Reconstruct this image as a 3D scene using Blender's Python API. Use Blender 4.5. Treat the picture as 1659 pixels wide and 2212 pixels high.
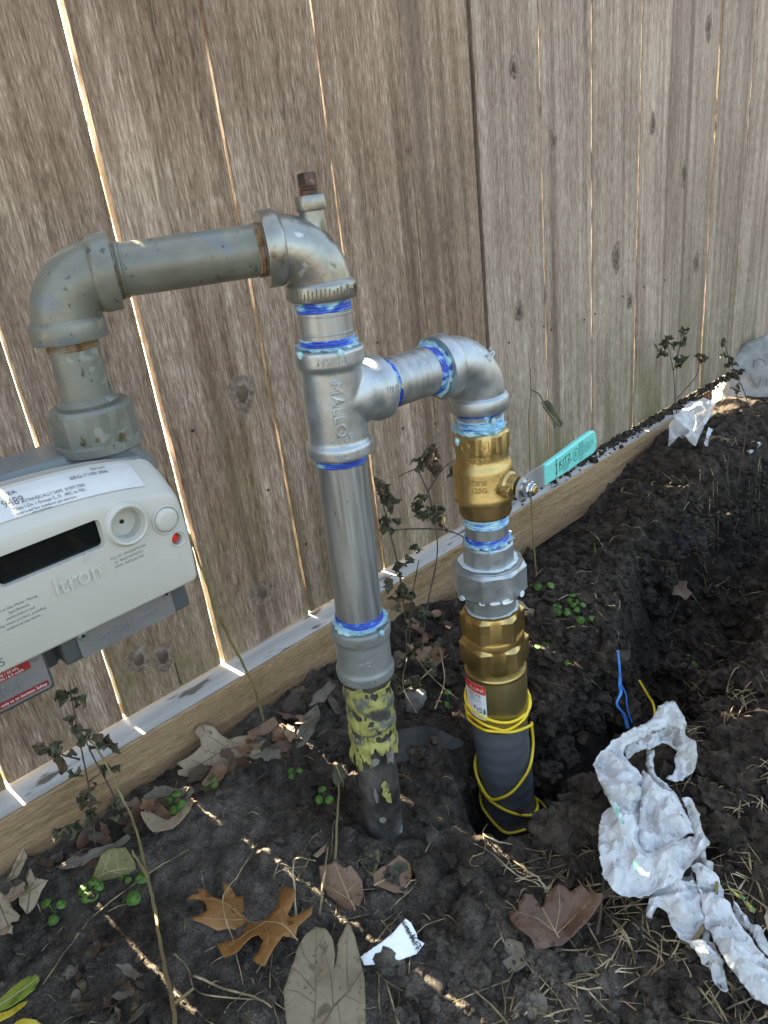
import bpy, bmesh, math, random
import numpy as np
from mathutils import Vector, Matrix
from mathutils.geometry import delaunay_2d_cdt
random.seed(7)
RNG = np.random.default_rng(7)
R = math.radians
for o in list(bpy.data.objects): bpy.data.objects.remove(o)
scene = bpy.context.scene
COL = scene.collection

# ------------------------------------------------------------------ camera
CAM = Vector((0.0, 0.0, 0.60))
CM = Matrix(((0.70931509, 0.36064671, -0.60564516),
             (-0.69559216, 0.21901801, -0.68423875),
             (-0.11412125, 0.90662289, 0.4062158)))       # camera axes in world space
cam_d = bpy.data.cameras.new('camera'); cam = bpy.data.objects.new('camera', cam_d); COL.objects.link(cam)
cam.matrix_world = Matrix.Translation(CAM) @ CM.to_4x4()
cam_d.sensor_fit = 'VERTICAL'; cam_d.sensor_height = 36.0; cam_d.lens = 1600.0 / 2212.0 * 36.0
cam_d.clip_start = 0.01; cam_d.clip_end = 500.0
scene.camera = cam
scene.render.resolution_x = 768; scene.render.resolution_y = 1024

# ------------------------------------------------------------------ sky, sun, exposure
SUN_EL = R(40); SUN_AZ = R(4.0)             # sun stands behind the fence
world = bpy.data.worlds.new('World'); scene.world = world; world.use_nodes = True
wn = world.node_tree.nodes; wl = world.node_tree.links; wn.clear()
sky = wn.new('ShaderNodeTexSky'); sky.sky_type = 'NISHITA'; sky.sun_disc = False
sky.sun_elevation = SUN_EL; sky.sun_rotation = -SUN_AZ; sky.dust_density = 4.0; sky.ozone_density = 1.0; sky.air_density = 1.0
bg = wn.new('ShaderNodeBackground'); bg.inputs['Strength'].default_value = 0.055
wo = wn.new('ShaderNodeOutputWorld'); wl.new(sky.outputs[0], bg.inputs[0]); wl.new(bg.outputs[0], wo.inputs[0])
sd = bpy.data.lights.new('sun', 'SUN'); sd.energy = 5.0; sd.angle = R(0.5); sd.color = (1.0, 0.95, 0.86)
sun = bpy.data.objects.new('sun', sd); COL.objects.link(sun)
sdir = Vector((math.sin(SUN_AZ) * math.cos(SUN_EL), -math.cos(SUN_AZ) * math.cos(SUN_EL), -math.sin(SUN_EL)))
sun.rotation_euler = sdir.to_track_quat('-Z', 'Y').to_euler(); sun.location = (0, 3, 3)
scene.view_settings.view_transform = 'Standard'; scene.view_settings.look = 'None'
scene.view_settings.exposure = 4.0; scene.view_settings.gamma = 1.0
scene.view_settings.use_curve_mapping = False
scene.view_settings.use_white_balance = True; scene.view_settings.white_balance_temperature = 8000; scene.view_settings.white_balance_tint = 5
scene.render.engine = 'CYCLES'
scene.cycles.max_bounces = 8

# ------------------------------------------------------------------ pixel rays (1659 x 2212 picture units) to real places
def ray(px, py):
    return CM @ Vector(((px - 829.5) / 1600.0, -(py - 1106.0) / 1600.0, -1.0))
def atY(px, py, Y):
    r = ray(px, py); return CAM + r * (Y / r.y)
def atZ(px, py, z):
    r = ray(px, py); return CAM + r * ((z - CAM.z) / r.z)
def atP(px, py, p0, n):
    r = ray(px, py); return CAM + r * ((p0 - CAM).dot(n) / r.dot(n))

# ------------------------------------------------------------------ noise
def _h(ix, iy, s):
    v = np.sin(ix * 127.1 + iy * 311.7 + s * 74.7) * 43758.5453
    return v - np.floor(v)
def vnoise(x, y, s=0):
    x = np.asarray(x, float); y = np.asarray(y, float)
    ix = np.floor(x); iy = np.floor(y); fx = x - ix; fy = y - iy
    ux = fx * fx * (3 - 2 * fx); uy = fy * fy * (3 - 2 * fy)
    a = _h(ix, iy, s); b = _h(ix + 1, iy, s); c = _h(ix, iy + 1, s); d = _h(ix + 1, iy + 1, s)
    return (a * (1 - ux) + b * ux) * (1 - uy) + (c * (1 - ux) + d * ux) * uy - 0.5
def fbm(x, y, s=0, o=4):
    t = 0; a = 1.0
    for i in range(o):
        t = t + a * vnoise(x * 2 ** i + i * 17.3, y * 2 ** i - i * 9.1, s + i); a *= 0.55
    return t
def sstep(a, b, x):
    t = np.clip((x - a) / (b - a), 0, 1); return t * t * (3 - 2 * t)

# ------------------------------------------------------------------ ground shape
TR = [(1.75, .36, .10, .10), (1.40, .40, .14, .12), (1.12, .42, .20, .13), (.95, .395, .22, .105), (.84, .370, .21, .085), (.74, .340, .19, .060),
      (.63, .345, .18, .060), (.55, .365, .16, .058), (.478, .388, .145, .074)]
def seg_d(x, y):
    best = None; dep = None
    for (x0, y0, d0, w0), (x1, y1, d1, w1) in zip(TR[:-1], TR[1:]):
        vx, vy = x1 - x0, y1 - y0
        t = np.clip(((x - x0) * vx + (y - y0) * vy) / (vx * vx + vy * vy), 0, 1)
        dd = np.hypot(x - x0 - t * vx, y - y0 - t * vy) / (w0 + (w1 - w0) * t); de = d0 + (d1 - d0) * t
        if best is None: best, dep = dd, de
        else:
            m = dd < best; best = np.where(m, dd, best); dep = np.where(m, de, dep)
    return best, dep
def gz(x, y):
    x = np.asarray(x, float); y = np.asarray(y, float)
    z = 0.0 * x
    bump = lambda cx, cy, rx, ry, h: h * np.exp(-(((x - cx) / rx) ** 2 + ((y - cy) / ry) ** 2))
    z = z + bump(.74, .52, .13, .11, .030) + bump(1.42, .60, .22, .14, .062) + bump(.34, .44, .12, .08, .012)
    z = z + bump(.36, .345, .035, .03, .022) + bump(.33, .29, .05, .04, .02) + bump(.72, .17, .25, .10, .03) + bump(1.3, .2, .4, .12, .05)
    z = z - bump(.47, .37, .05, .05, .02)
    z = z - bump(1.04, .70, .20, .09, .040) - bump(.80, .70, .12, .05, .018)
    wob = fbm(x * 14, y * 14, 3, 3)
    d, dep = seg_d(x, y)
    d = d + wob * .38
    tr = 1 - sstep(.62, 1.12, d)
    z = z - dep * tr * (1 + .35 * wob)
    z = np.where(y > .69, np.minimum(z, .03 - .08 * sstep(.69, .74, y) + .10 * sstep(1.05, 1.4, x) * (y < .74)), z)
    rough = .80 + .32 * sstep(.28, .5, x)
    n = fbm(x * 20, y * 20, 11, 3) * .015 + np.abs(fbm(x * 42, y * 42, 23, 3)) * .018 + np.abs(fbm(x * 110, y * 110, 31, 2)) * .006
    far = 1 - sstep(2.5, 5, np.hypot(x, y))
    return z + n * rough * far
LUT_X = np.arange(-.3, 2.3, .004); LUT_Y = np.arange(-.1, .9, .004)
LUT = gz(*np.meshgrid(LUT_X, LUT_Y)).tolist()
def g1(x, y):                                  # quick look-up of the ground height
    u = (x + .3) / .004; v = (y + .1) / .004; i = int(u); j = int(v)
    if i < 0 or j < 0 or i > len(LUT_X) - 2 or j > len(LUT_Y) - 2: return float(gz(np.array([x]), np.array([y]))[0])
    u -= i; v -= j; a = LUT[j]; b = LUT[j + 1]
    return (a[i] * (1 - u) + a[i + 1] * u) * (1 - v) + (b[i] * (1 - u) + b[i + 1] * u) * v
def onG(px, py, dz=0.0):
    r = ray(px, py); t = 0.25
    for i in range(900):
        p = CAM + r * t
        if p.z < g1(p.x, p.y) + dz: break
        t += 0.003
    return CAM + r * t

# ------------------------------------------------------------------ object helpers
BASE = {}
def tag(o, label=None, cat=None, group=None, kind=None):
    if label: o['label'] = label
    if cat: o['category'] = cat
    if group: o['group'] = group
    if kind: o['kind'] = kind
    return o
def thing(name, loc, label, cat, group=None):
    o = bpy.data.objects.new(name, None); COL.objects.link(o); o.location = loc; o.empty_display_size = .02
    BASE[o.name] = Vector(loc); return tag(o, label, cat, group)
def link(name, me, mat, parent=None):
    o = bpy.data.objects.new(name, me); COL.objects.link(o)
    if mat: me.materials.clear(); me.materials.append(mat)
    if parent: o.parent = parent; BASE[o.name] = BASE[parent.name]
    else: BASE[o.name] = Vector((0, 0, 0))
    return o
class MB:
    def __init__(s): s.v = []; s.f = []
    def add(s, vs, fs):
        n = len(s.v); s.v += [Vector(v) for v in vs]; s.f += [[i + n for i in f] for f in fs]; return s
    def box(s, lo, hi):
        x0, y0, z0 = lo; x1, y1, z1 = hi
        return s.add([(x0,y0,z0),(x1,y0,z0),(x1,y1,z0),(x0,y1,z0),(x0,y0,z1),(x1,y0,z1),(x1,y1,z1),(x0,y1,z1)],
                     [(3,2,1,0),(4,5,6,7),(0,1,5,4),(1,2,6,5),(2,3,7,6),(3,0,4,7)])
    def lathe(s, org, axis, prof, segs=40, u=None, rf=None, caps=True):
        org = Vector(org); a = Vector(axis).normalized()
        if u is None: u = Vector((-.767, -.642, 0))
        u = Vector(u); u = (u - a * u.dot(a))
        if u.length < 1e-4: u = a.orthogonal()
        u.normalize(); w = a.cross(u)
        vs = []
        for t, r in prof:
            for k in range(segs):
                th = 2 * math.pi * k / segs
                rr = rf(th, t, r) if rf else r
                vs.append(org + a * t + (u * math.cos(th) + w * math.sin(th)) * rr)
        n = len(prof); fs = []
        for i in range(n - 1):
            for k in range(segs):
                k2 = (k + 1) % segs
                fs.append((i * segs + k, i * segs + k2, (i + 1) * segs + k2, (i + 1) * segs + k))
        if caps:
            fs.append(tuple(reversed(range(segs)))); fs.append(tuple(range((n - 1) * segs, n * segs)))
        return s.add(vs, fs)
    def sweep(s, pts, rad, segs=10, caps=True, ref=None):
        pts = [Vector(p) for p in pts]; n = len(pts)
        if not hasattr(rad, '__len__'): rad = [rad] * n
        tg = [(pts[min(i + 1, n - 1)] - pts[max(i - 1, 0)]).normalized() for i in range(n)]
        u = ref if ref is not None else tg[0].orthogonal()
        vs = []
        for i in range(n):
            u = (u - tg[i] * u.dot(tg[i]));
            if u.length < 1e-6: u = tg[i].orthogonal()
            u.normalize(); w = tg[i].cross(u)
            for k in range(segs):
                th = 2 * math.pi * k / segs
                vs.append(pts[i] + (u * math.cos(th) + w * math.sin(th)) * rad[i])
        fs = []
        for i in range(n - 1):
            for k in range(segs):
                k2 = (k + 1) % segs
                fs.append((i * segs + k, i * segs + k2, (i + 1) * segs + k2, (i + 1) * segs + k))
        if caps:
            fs.append(tuple(reversed(range(segs)))); fs.append(tuple(range((n - 1) * segs, n * segs)))
        return s.add(vs, fs)
    def build(s, name, mat, parent=None, smooth=35, remesh=None, solid=None):
        b = BASE[parent.name] if parent else Vector((0, 0, 0))
        me = bpy.data.meshes.new(name); me.from_pydata([v - b for v in s.v], [], s.f); me.update()
        if smooth:
            me.polygons.foreach_set('use_smooth', [True] * len(me.polygons))
            me.set_sharp_from_angle(angle=R(smooth))
        o = link(name, me, mat, parent)
        if remesh:
            m = o.modifiers.new('remesh', 'REMESH'); m.mode = 'VOXEL'; m.voxel_size = remesh; m.use_smooth_shade = True
            m = o.modifiers.new('smooth', 'SMOOTH'); m.factor = .5; m.iterations = 7
        if solid:
            m = o.modifiers.new('solid', 'SOLIDIFY'); m.thickness = solid; m.offset = 0
        return o
def arrmesh(name, V, T, mat, smooth=True):
    V = np.asarray(V, np.float32); T = np.asarray(T, np.int32)
    me = bpy.data.meshes.new(name); me.vertices.add(len(V)); me.vertices.foreach_set('co', V.ravel())
    k = T.shape[1]
    me.loops.add(T.size); me.loops.foreach_set('vertex_index', T.ravel())
    me.polygons.add(len(T)); me.polygons.foreach_set('loop_start', np.arange(0, T.size, k, dtype=np.int32))
    me.polygons.foreach_set('use_smooth', np.full(len(T), smooth))
    me.update(calc_edges=True); me.validate()
    return link(name, me, mat)
def smoothpath(pts, n=6):
    pts = [Vector(p) for p in pts]; out = []
    for i in range(len(pts) - 1):
        p0 = pts[max(i - 1, 0)]; p1 = pts[i]; p2 = pts[i + 1]; p3 = pts[min(i + 2, len(pts) - 1)]
        for k in range(n):
            t = k / n
            out.append(.5 * ((2 * p1) + (p2 - p0) * t + (2 * p0 - 5 * p1 + 4 * p2 - p3) * t * t + (3 * p1 - p0 - 3 * p2 + p3) * t ** 3))
    out.append(pts[-1]); return out
def text_geo(body, size, extrude=0.0):
    cu = bpy.data.curves.new('lettering', 'FONT'); cu.body = body; cu.size = size; cu.extrude = extrude
    cu.align_x = 'CENTER'; cu.align_y = 'CENTER'; cu.resolution_u = 3
    if extrude > 0: cu.bevel_depth = extrude * .45; cu.bevel_resolution = 1
    o = bpy.data.objects.new('lettering', cu); COL.objects.link(o)
    ev = o.evaluated_get(bpy.context.evaluated_depsgraph_get()); me = ev.to_mesh()
    vs = [v.co.copy() for v in me.vertices]; fs = [tuple(p.vertices) for p in me.polygons]
    ev.to_mesh_clear(); bpy.data.objects.remove(o); bpy.data.curves.remove(cu)
    return vs, fs
def put_text(mb, body, size, fn, extrude=0.0, sx=1.0):
    vs, fs = text_geo(body, size, extrude); mb.add([fn(Vector((v.x * sx, v.y, v.z))) for v in vs], fs)
def flat(o, ex, ey, off=0.0003):
    o = Vector(o); ex = Vector(ex).normalized(); ey = Vector(ey).normalized(); n = ex.cross(ey)
    return lambda v: o + ex * v.x + ey * v.y + n * (v.z + off)
def cyl_map(org, ax, u, rad, rot=0.0, off=0.0003):
    org = Vector(org); ax = Vector(ax).normalized(); u = Vector(u); u = (u - ax * u.dot(ax)).normalized(); w = ax.cross(u)
    c, s_ = math.cos(rot), math.sin(rot)
    def f(v):
        x = v.x * c - v.y * s_; y = v.x * s_ + v.y * c
        th = x / rad; return org + ax * y + (u * math.cos(th) + w * math.sin(th)) * (rad + v.z + off)
    return f

# ------------------------------------------------------------------ materials
def mat(name, cols, scale=20, stretch=(1, 1, 1), rough=.6, metal=0.0, bump=0.0, bscale=None, detail=6, spec=.5,
        spots=(), rvar=0.0, trans=0.0, coat=0.0, noise_rough=.6, dist=.001, rand=False):
    m = bpy.data.materials.new(name); m.use_nodes = True
    nt = m.node_tree; N = nt.nodes; L = nt.links; bs = N['Principled BSDF']; out = N['Material Output']
    tc = N.new('ShaderNodeTexCoord'); mp = N.new('ShaderNodeMapping'); mp.inputs['Scale'].default_value = stretch
    src = tc.outputs['Object']
    if rand:
        oi = N.new('ShaderNodeObjectInfo'); va = N.new('ShaderNodeVectorMath'); va.operation = 'MULTIPLY_ADD'
        cmb = N.new('ShaderNodeCombineXYZ')
        for i, k in enumerate((37.0, 13.0, 71.0)):
            mu = N.new('ShaderNodeMath'); mu.operation = 'MULTIPLY'; mu.inputs[1].default_value = k
            L.new(oi.outputs['Random'], mu.inputs[0]); L.new(mu.outputs[0], cmb.inputs[i])
        va.operation = 'ADD'; L.new(src, va.inputs[0]); L.new(cmb.outputs[0], va.inputs[1]); src = va.outputs[0]
    L.new(src, mp.inputs['Vector'])
    nz = N.new('ShaderNodeTexNoise'); nz.inputs['Scale'].default_value = scale; nz.inputs['Detail'].default_value = detail
    nz.inputs['Roughness'].default_value = noise_rough; L.new(mp.outputs[0], nz.inputs['Vector'])
    rp = N.new('ShaderNodeValToRGB'); el = rp.color_ramp.elements
    while len(el) < len(cols): el.new(.5)
    for e, (p, c) in zip(el, cols): e.position = p; e.color = (*c, 1)
    L.new(nz.outputs['Fac'], rp.inputs['Fac']); col = rp.outputs['Color']
    for (c, sc, th, wid, st) in spots:
        m2 = N.new('ShaderNodeMapping'); m2.inputs['Scale'].default_value = st; L.new(src, m2.inputs['Vector'])
        n2 = N.new('ShaderNodeTexNoise'); n2.inputs['Scale'].default_value = sc; n2.inputs['Detail'].default_value = 4
        L.new(m2.outputs[0], n2.inputs['Vector'])
        mr = N.new('ShaderNodeMapRange'); mr.inputs['From Min'].default_value = th; mr.inputs['From Max'].default_value = th + wid
        L.new(n2.outputs['Fac'], mr.inputs['Value'])
        mx = N.new('ShaderNodeMix'); mx.data_type = 'RGBA'; L.new(mr.outputs[0], mx.inputs['Factor'])
        L.new(col, mx.inputs['A']); mx.inputs['B'].default_value = (*c, 1); col = mx.outputs['Result']
    L.new(col, bs.inputs['Base Color'])
    bs.inputs['Metallic'].default_value = metal; bs.inputs['Roughness'].default_value = rough
    bs.inputs['Specular IOR Level'].default_value = spec; bs.inputs['Coat Weight'].default_value = coat
    if rvar:
        mr = N.new('ShaderNodeMapRange'); mr.inputs['From Min'].default_value = .3; mr.inputs['From Max'].default_value = .7
        mr.inputs['To Min'].default_value = max(0, rough - rvar); mr.inputs['To Max'].default_value = min(1, rough + rvar)
        L.new(nz.outputs['Fac'], mr.inputs['Value']); L.new(mr.outputs[0], bs.inputs['Roughness'])
    if bump:
        nb = N.new('ShaderNodeTexNoise'); nb.inputs['Scale'].default_value = bscale or scale * 3; nb.inputs['Detail'].default_value = 5
        L.new(mp.outputs[0], nb.inputs['Vector'])
        bp = N.new('ShaderNodeBump'); bp.inputs['Strength'].default_value = bump; bp.inputs['Distance'].default_value = dist
        L.new(nb.outputs['Fac'], bp.inputs['Height']); L.new(bp.outputs[0], bs.inputs['Normal'])
    if trans:
        tr = N.new('ShaderNodeBsdfTranslucent'); L.new(col, tr.inputs['Color'])
        ms = N.new('ShaderNodeMixShader'); ms.inputs[0].default_value = trans
        L.new(bs.outputs[0], ms.inputs[1]); L.new(tr.outputs[0], ms.inputs[2]); L.new(ms.outputs[0], out.inputs['Surface'])
    return m
MT = {}
MT['galv'] = mat('galvanized_cast', [(.3, (.30, .330, .348)), (.7, (.46, .495, .515))], 60, rough=.42, metal=.80, bump=.22, bscale=600, rvar=.08, dist=.0006)
MT['steel'] = mat('bright_steel', [(.3, (.25, .270, .278)), (.7, (.42, .445, .455))], 30, (6, 6, .35), rough=.46, metal=.82, bump=.06, bscale=200, rvar=.1, spots=[((.16, .16, .16), 160, .72, .05, (1, 1, .6))])
MT['paint'] = mat('grey_green_paint', [(.3, (.095, .100, .082)), (.55, (.145, .150, .125)), (.75, (.20, .205, .175))], 25, rough=.30, bump=.35, bscale=90, dist=.0012,
                  spots=[((.125, .140, .15), 22, .56, .05, (1, 1, 1)), ((.06, .065, .06), 140, .66, .04, (1, 1, 1)), ((.05, .035, .02), 150, .685, .03, (1, 1, 1))])
MT['paintgalv'] = mat('weathered_galvanized_paint', [(.3, (.15, .15, .125)), (.7, (.33, .335, .315))], 28, rough=.34, metal=.7, bump=.45, bscale=130, dist=.001,
                  spots=[((.12, .11, .085), 45, .60, .06, (1, 1, 1)), ((.5, .52, .53), 70, .66, .05, (1, 1, 1))])
MT['paintrust'] = mat('grey_paint_with_rust', [(.3, (.095, .102, .085)), (.7, (.165, .172, .150))], 30, rough=.40, bump=.4, bscale=110, dist=.001,
                  spots=[((.19, .20, .18), 50, .60, .03, (1, 1, 1)), ((.075, .06, .03), 75, .63, .04, (1, 1, .7)), ((.035, .03, .02), 120, .66, .03, (1, 1, .4))])
MT['greypaint'] = mat('grey_coupling_paint', [(.3, (.15, .165, .165)), (.7, (.23, .245, .24))], 30, rough=.40, metal=.2, bump=.45, bscale=160, dist=.0008)
MT['rust'] = mat('rusty_thread', [(.35, (.07, .035, .015)), (.5, (.17, .10, .045)), (.62, (.17, .175, .15))], 120, rough=.75, bump=.6, bscale=300)
MT['plug'] = mat('rusty_plug', [(.4, (.03, .025, .022)), (.6, (.11, .05, .03)), (.75, (.20, .20, .19))], 140, rough=.6, metal=.3, bump=.5, bscale=300)
MT['meter_cover'] = mat('warm_grey_plastic', [(.3, (.40, .395, .355)), (.7, (.45, .445, .405))], 12, rough=.38, bump=.05, bscale=300,
                  spots=[((.34, .30, .24), 40, .70, .10, (1, 1, 1))])
MT['meter_body'] = mat('grey_enamel', [(.3, (.12, .14, .145)), (.7, (.16, .18, .185))], 15, rough=.30, bump=.08, bscale=150, spots=[((.09, .09, .08), 110, .68, .03, (1, 1, 1))])
MT['display'] = mat('display_glass', [(.4, (.003, .004, .004)), (.6, (.006, .008, .007))], 8, rough=.06, spec=.4)
MT['red'] = mat('red_plastic', [(.4, (.62, .03, .02)), (.6, (.70, .04, .03))], 30, rough=.4)
MT['hole'] = mat('dark_hole', [(.4, (.008, .008, .008)), (.6, (.012, .012, .012))], 30, rough=.8)
MT['ink'] = mat('grey_ink', [(.4, (.09, .09, .095)), (.6, (.12, .12, .125))], 60, rough=.7)
MT['inkblack'] = mat('black_ink', [(.4, (.015, .015, .016)), (.6, (.025, .025, .026))], 60, rough=.6)
MT['inkwhite'] = mat('white_ink', [(.4, (.6, .6, .6)), (.6, (.7, .7, .7))], 60, rough=.6)
MT['sheenlabel'] = mat('sky_sheen_label', [(.4, (.47, .475, .48)), (.6, (.53, .535, .54))], 20, rough=.4, spots=[((.45, .43, .38), 60, .70, .05, (1, 1, 1))])  # pale bluish tone carries the sky reflected on the meter's sloping face
MT['flange'] = mat('dark_grey_enamel', [(.3, (.05, .058, .060)), (.7, (.075, .084, .086))], 15, rough=.34, bump=.08, bscale=150)
MT['plate'] = mat('aluminium_plate', [(.3, (.20, .21, .215)), (.7, (.27, .28, .285))], 30, rough=.4, metal=.55, bump=.1, bscale=300)
MT['brassc'] = mat('cast_brass', [(.3, (.42, .30, .125)), (.7, (.56, .42, .19))], 60, rough=.40, metal=.95, bump=.45, bscale=500, rvar=.06, dist=.0005)
MT['brassdark'] = mat('dark_brass', [(.3, (.20, .135, .06)), (.7, (.33, .235, .11))], 40, rough=.40, metal=.9, bump=.1, bscale=300)
MT['brassm'] = mat('machined_brass', [(.3, (.42, .285, .11)), (.7, (.56, .40, .17))], 25, rough=.34, metal=.95, bump=.08, bscale=300, rvar=.08, spots=[((.70, .60, .40), 70, .73, .03, (1, 1, 1))])
MT['sleeve'] = mat('chromate_sleeve', [(.3, (.34, .275, .125)), (.7, (.47, .39, .19))], 20, (5, 5, .3), rough=.38, metal=.92, bump=.05, bscale=200)
MT['blue'] = mat('blue_thread_sealant', [(.40, (.006, .035, .30)), (.52, (.015, .09, .52)), (.60, (.22, .46, .60)), (.7, (.36, .58, .66))], 60, (1, 1, 3.0), rough=.32, bump=.5, bscale=150)
MT['paste'] = mat('pale_teal_paste', [(.3, (.12, .33, .50)), (.5, (.33, .58, .66)), (.7, (.46, .68, .72))], 130, rough=.5, bump=.7, bscale=260)
MT['foam'] = mat('soap_foam', [(.3, (.55, .66, .68)), (.7, (.80, .86, .87))], 200, rough=.4, bump=.5, bscale=500)
MT['thread'] = mat('pasted_thread', [(.36, (.02, .10, .55)), (.48, (.25, .50, .66)), (.7, (.48, .70, .76))], 90, (1, 1, 4), rough=.45, bump=.5, bscale=200)
MT['teal'] = mat('teal_vinyl', [(.3, (.135, .55, .50)), (.7, (.15, .60, .55))], 20, rough=.42, bump=.06, bscale=500)
MT['zinc'] = mat('zinc_plate', [(.3, (.42, .43, .44)), (.7, (.58, .59, .60))], 40, rough=.36, metal=.72)
MT['zincnut'] = mat('zinc_nut', [(.3, (.45, .46, .47)), (.7, (.62, .63, .64))], 40, rough=.26, metal=1.0)
MT['casing'] = mat('slate_grey_polyethylene', [(.3, (.070, .078, .088)), (.7, (.098, .107, .118))], 25, (1, 1, 1), rough=.45, bump=.1, bscale=80, spots=[((.12, .10, .08), 25, .66, .10, (1, 1, 1))])
MT['yellow'] = mat('yellow_wire', [(.3, (.72, .48, .02)), (.7, (.82, .58, .04))], 40, rough=.38, spots=[((.35, .24, .05), 60, .70, .05, (1, 1, 1))])
MT['oldpipe'] = mat('tar_coated_pipe', [(.38, (.012, .011, .010)), (.52, (.055, .05, .045)), (.66, (.13, .125, .12))], 28, (1, 1, .8), rough=.6, bump=.6, bscale=120,
                  spots=[((.42, .42, .41), 26, .62, .03, (1, 1, .7)), ((.03, .028, .025), 70, .64, .04, (1, 1, 1))])
MT['yellowpaint'] = mat('flaking_yellow_paint', [(.38, (.060, .065, .055)), (.455, (.12, .125, .100)), (.48, (.26, .25, .075)), (.7, (.42, .40, .13))], 34, (1, 1, 1.5), rough=.55, detail=12, noise_rough=.72, bump=.8, bscale=90,
                  spots=[((.02, .018, .015), 60, .68, .02, (1, 1, 1))])
MT['concrete'] = mat('pale_concrete', [(.3, (.20, .20, .195)), (.7, (.36, .36, .345))], 40, rough=.9, bump=.7, bscale=90, spots=[((.16, .15, .13), 14, .60, .05, (1, 1, 1))])
MT['groove'] = mat('concrete_groove', [(.4, (.16, .16, .15)), (.6, (.2, .2, .19))], 30, rough=.95)
MT['paving'] = mat('sunlit_concrete_path', [(.3, (.45, .43, .39)), (.7, (.52, .50, .45))], 6, rough=.9)
MT['stone'] = mat('grey_slate', [(.3, (.055, .055, .058)), (.7, (.10, .10, .105))], 30, rough=.8, bump=.8, bscale=70)
MT['stone2'] = mat('pale_stone', [(.35, (.07, .06, .05)), (.7, (.24, .22, .20))], 45, rough=.85, bump=.9, bscale=90)
MT['fabric'] = mat('black_weed_fabric', [(.35, (.014, .014, .014)), (.7, (.055, .05, .046))], 40, rough=.95, bump=.9, bscale=150)
MT['twine'] = mat('blue_twine', [(.4, (.03, .19, .62)), (.6, (.06, .30, .75))], 90, rough=.5)
MT['clear'] = None
MT['greenbag'] = mat('printed_green_film', [(.40, (.02, .09, .05)), (.5, (.05, .22, .12)), (.58, (.55, .52, .10)), (.66, (.03, .08, .06)), (.72, (.7, .72, .72))], 30, rough=.35, bump=.3, bscale=60)
MT['tagpaper'] = mat('white_card', [(.3, (.70, .72, .76)), (.7, (.78, .80, .83))], 40, rough=.5, spots=[((.25, .22, .18), 90, .70, .04, (1, 1, 1))])
MT['straw'] = mat('dry_straw', [(.36, (.06, .04, .025)), (.48, (.20, .145, .075)), (.58, (.36, .28, .16)), (.70, (.55, .47, .33))], 45, rough=.6)
MT['twig'] = mat('green_brown_twig', [(.35, (.12, .075, .04)), (.55, (.20, .165, .065)), (.7, (.30, .27, .12))], 25, rough=.55, bump=.4, bscale=200)
MT['root'] = mat('dark_twig', [(.35, (.035, .025, .02)), (.7, (.12, .085, .06))], 40, rough=.8)
MT['weedleaf'] = mat('withered_leaf', [(.3, (.030, .033, .020)), (.5, (.085, .088, .050)), (.7, (.18, .16, .10))], 60, rough=.8, bump=.5, bscale=200, trans=.25)
MT['weedbrown'] = mat('withered_brown_leaf', [(.3, (.05, .034, .022)), (.7, (.17, .125, .07))], 60, rough=.8, bump=.5, bscale=200, trans=.25)
MT['seedling'] = mat('seedling_green', [(.3, (.06, .15, .02)), (.7, (.13, .27, .05))], 60, rough=.45, trans=.35)
def leafmat(n, a, b, c, rough=.6, trans=.25, spots=()):
    d = tuple(v * .55 for v in a)
    return mat(n, [(.25, a), (.5, b), (.75, c)], 30, rough=rough, bump=.8, bscale=150, trans=trans, spots=list(spots) + [(d, 75, .60, .10, (1, 1, 1)), (tuple(v * .45 for v in a), 260, .64, .06, (1, 1, 1))], rand=True, dist=.0016)
MT['tan'] = leafmat('tan_leaf', (.25, .18, .11), (.34, .255, .165), (.44, .345, .235), spots=[((.16, .11, .065), 40, .66, .1, (1, 1, 1))])
MT['gold'] = leafmat('gold_brown_leaf', (.25, .105, .028), (.33, .150, .045), (.42, .22, .080), rough=.42)
MT['taupe'] = leafmat('taupe_leaf', (.17, .125, .075), (.235, .18, .11), (.29, .23, .15), spots=[((.11, .085, .05), 60, .64, .08, (1, 1, 1))])
MT['russet'] = leafmat('russet_leaf', (.065, .032, .020), (.115, .060, .036), (.18, .105, .066), rough=.35, spots=[((.42, .33, .27), 170, .70, .02, (1, 1, 1))])
MT['copper'] = leafmat('copper_leaf', (.15, .075, .04), (.23, .125, .07), (.32, .20, .12), rough=.42)
MT['greybrown'] = leafmat('grey_brown_leaf', (.09, .07, .05), (.15, .12, .09), (.23, .19, .14))
MT['olive'] = leafmat('olive_leaf', (.10, .095, .03), (.18, .165, .055), (.26, .22, .09), rough=.45)
MT['lime'] = leafmat('yellow_green_leaf', (.22, .30, .04), (.30, .38, .07), (.42, .42, .05), rough=.4, trans=.4)
MT['yell'] = leafmat('yellow_leaf', (.52, .38, .03), (.62, .48, .05), (.66, .55, .12), rough=.4, trans=.4)
MT['litter'] = leafmat('dark_litter_leaf', (.045, .028, .018), (.09, .058, .036), (.17, .11, .065))
MT['veindark'] = mat('vein_dark', [(.4, (.09, .06, .035)), (.6, (.13, .09, .05))], 60, rough=.6)
MT['veinpale'] = mat('vein_pale', [(.4, (.34, .24, .12)), (.6, (.42, .30, .16))], 60, rough=.6)

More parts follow.
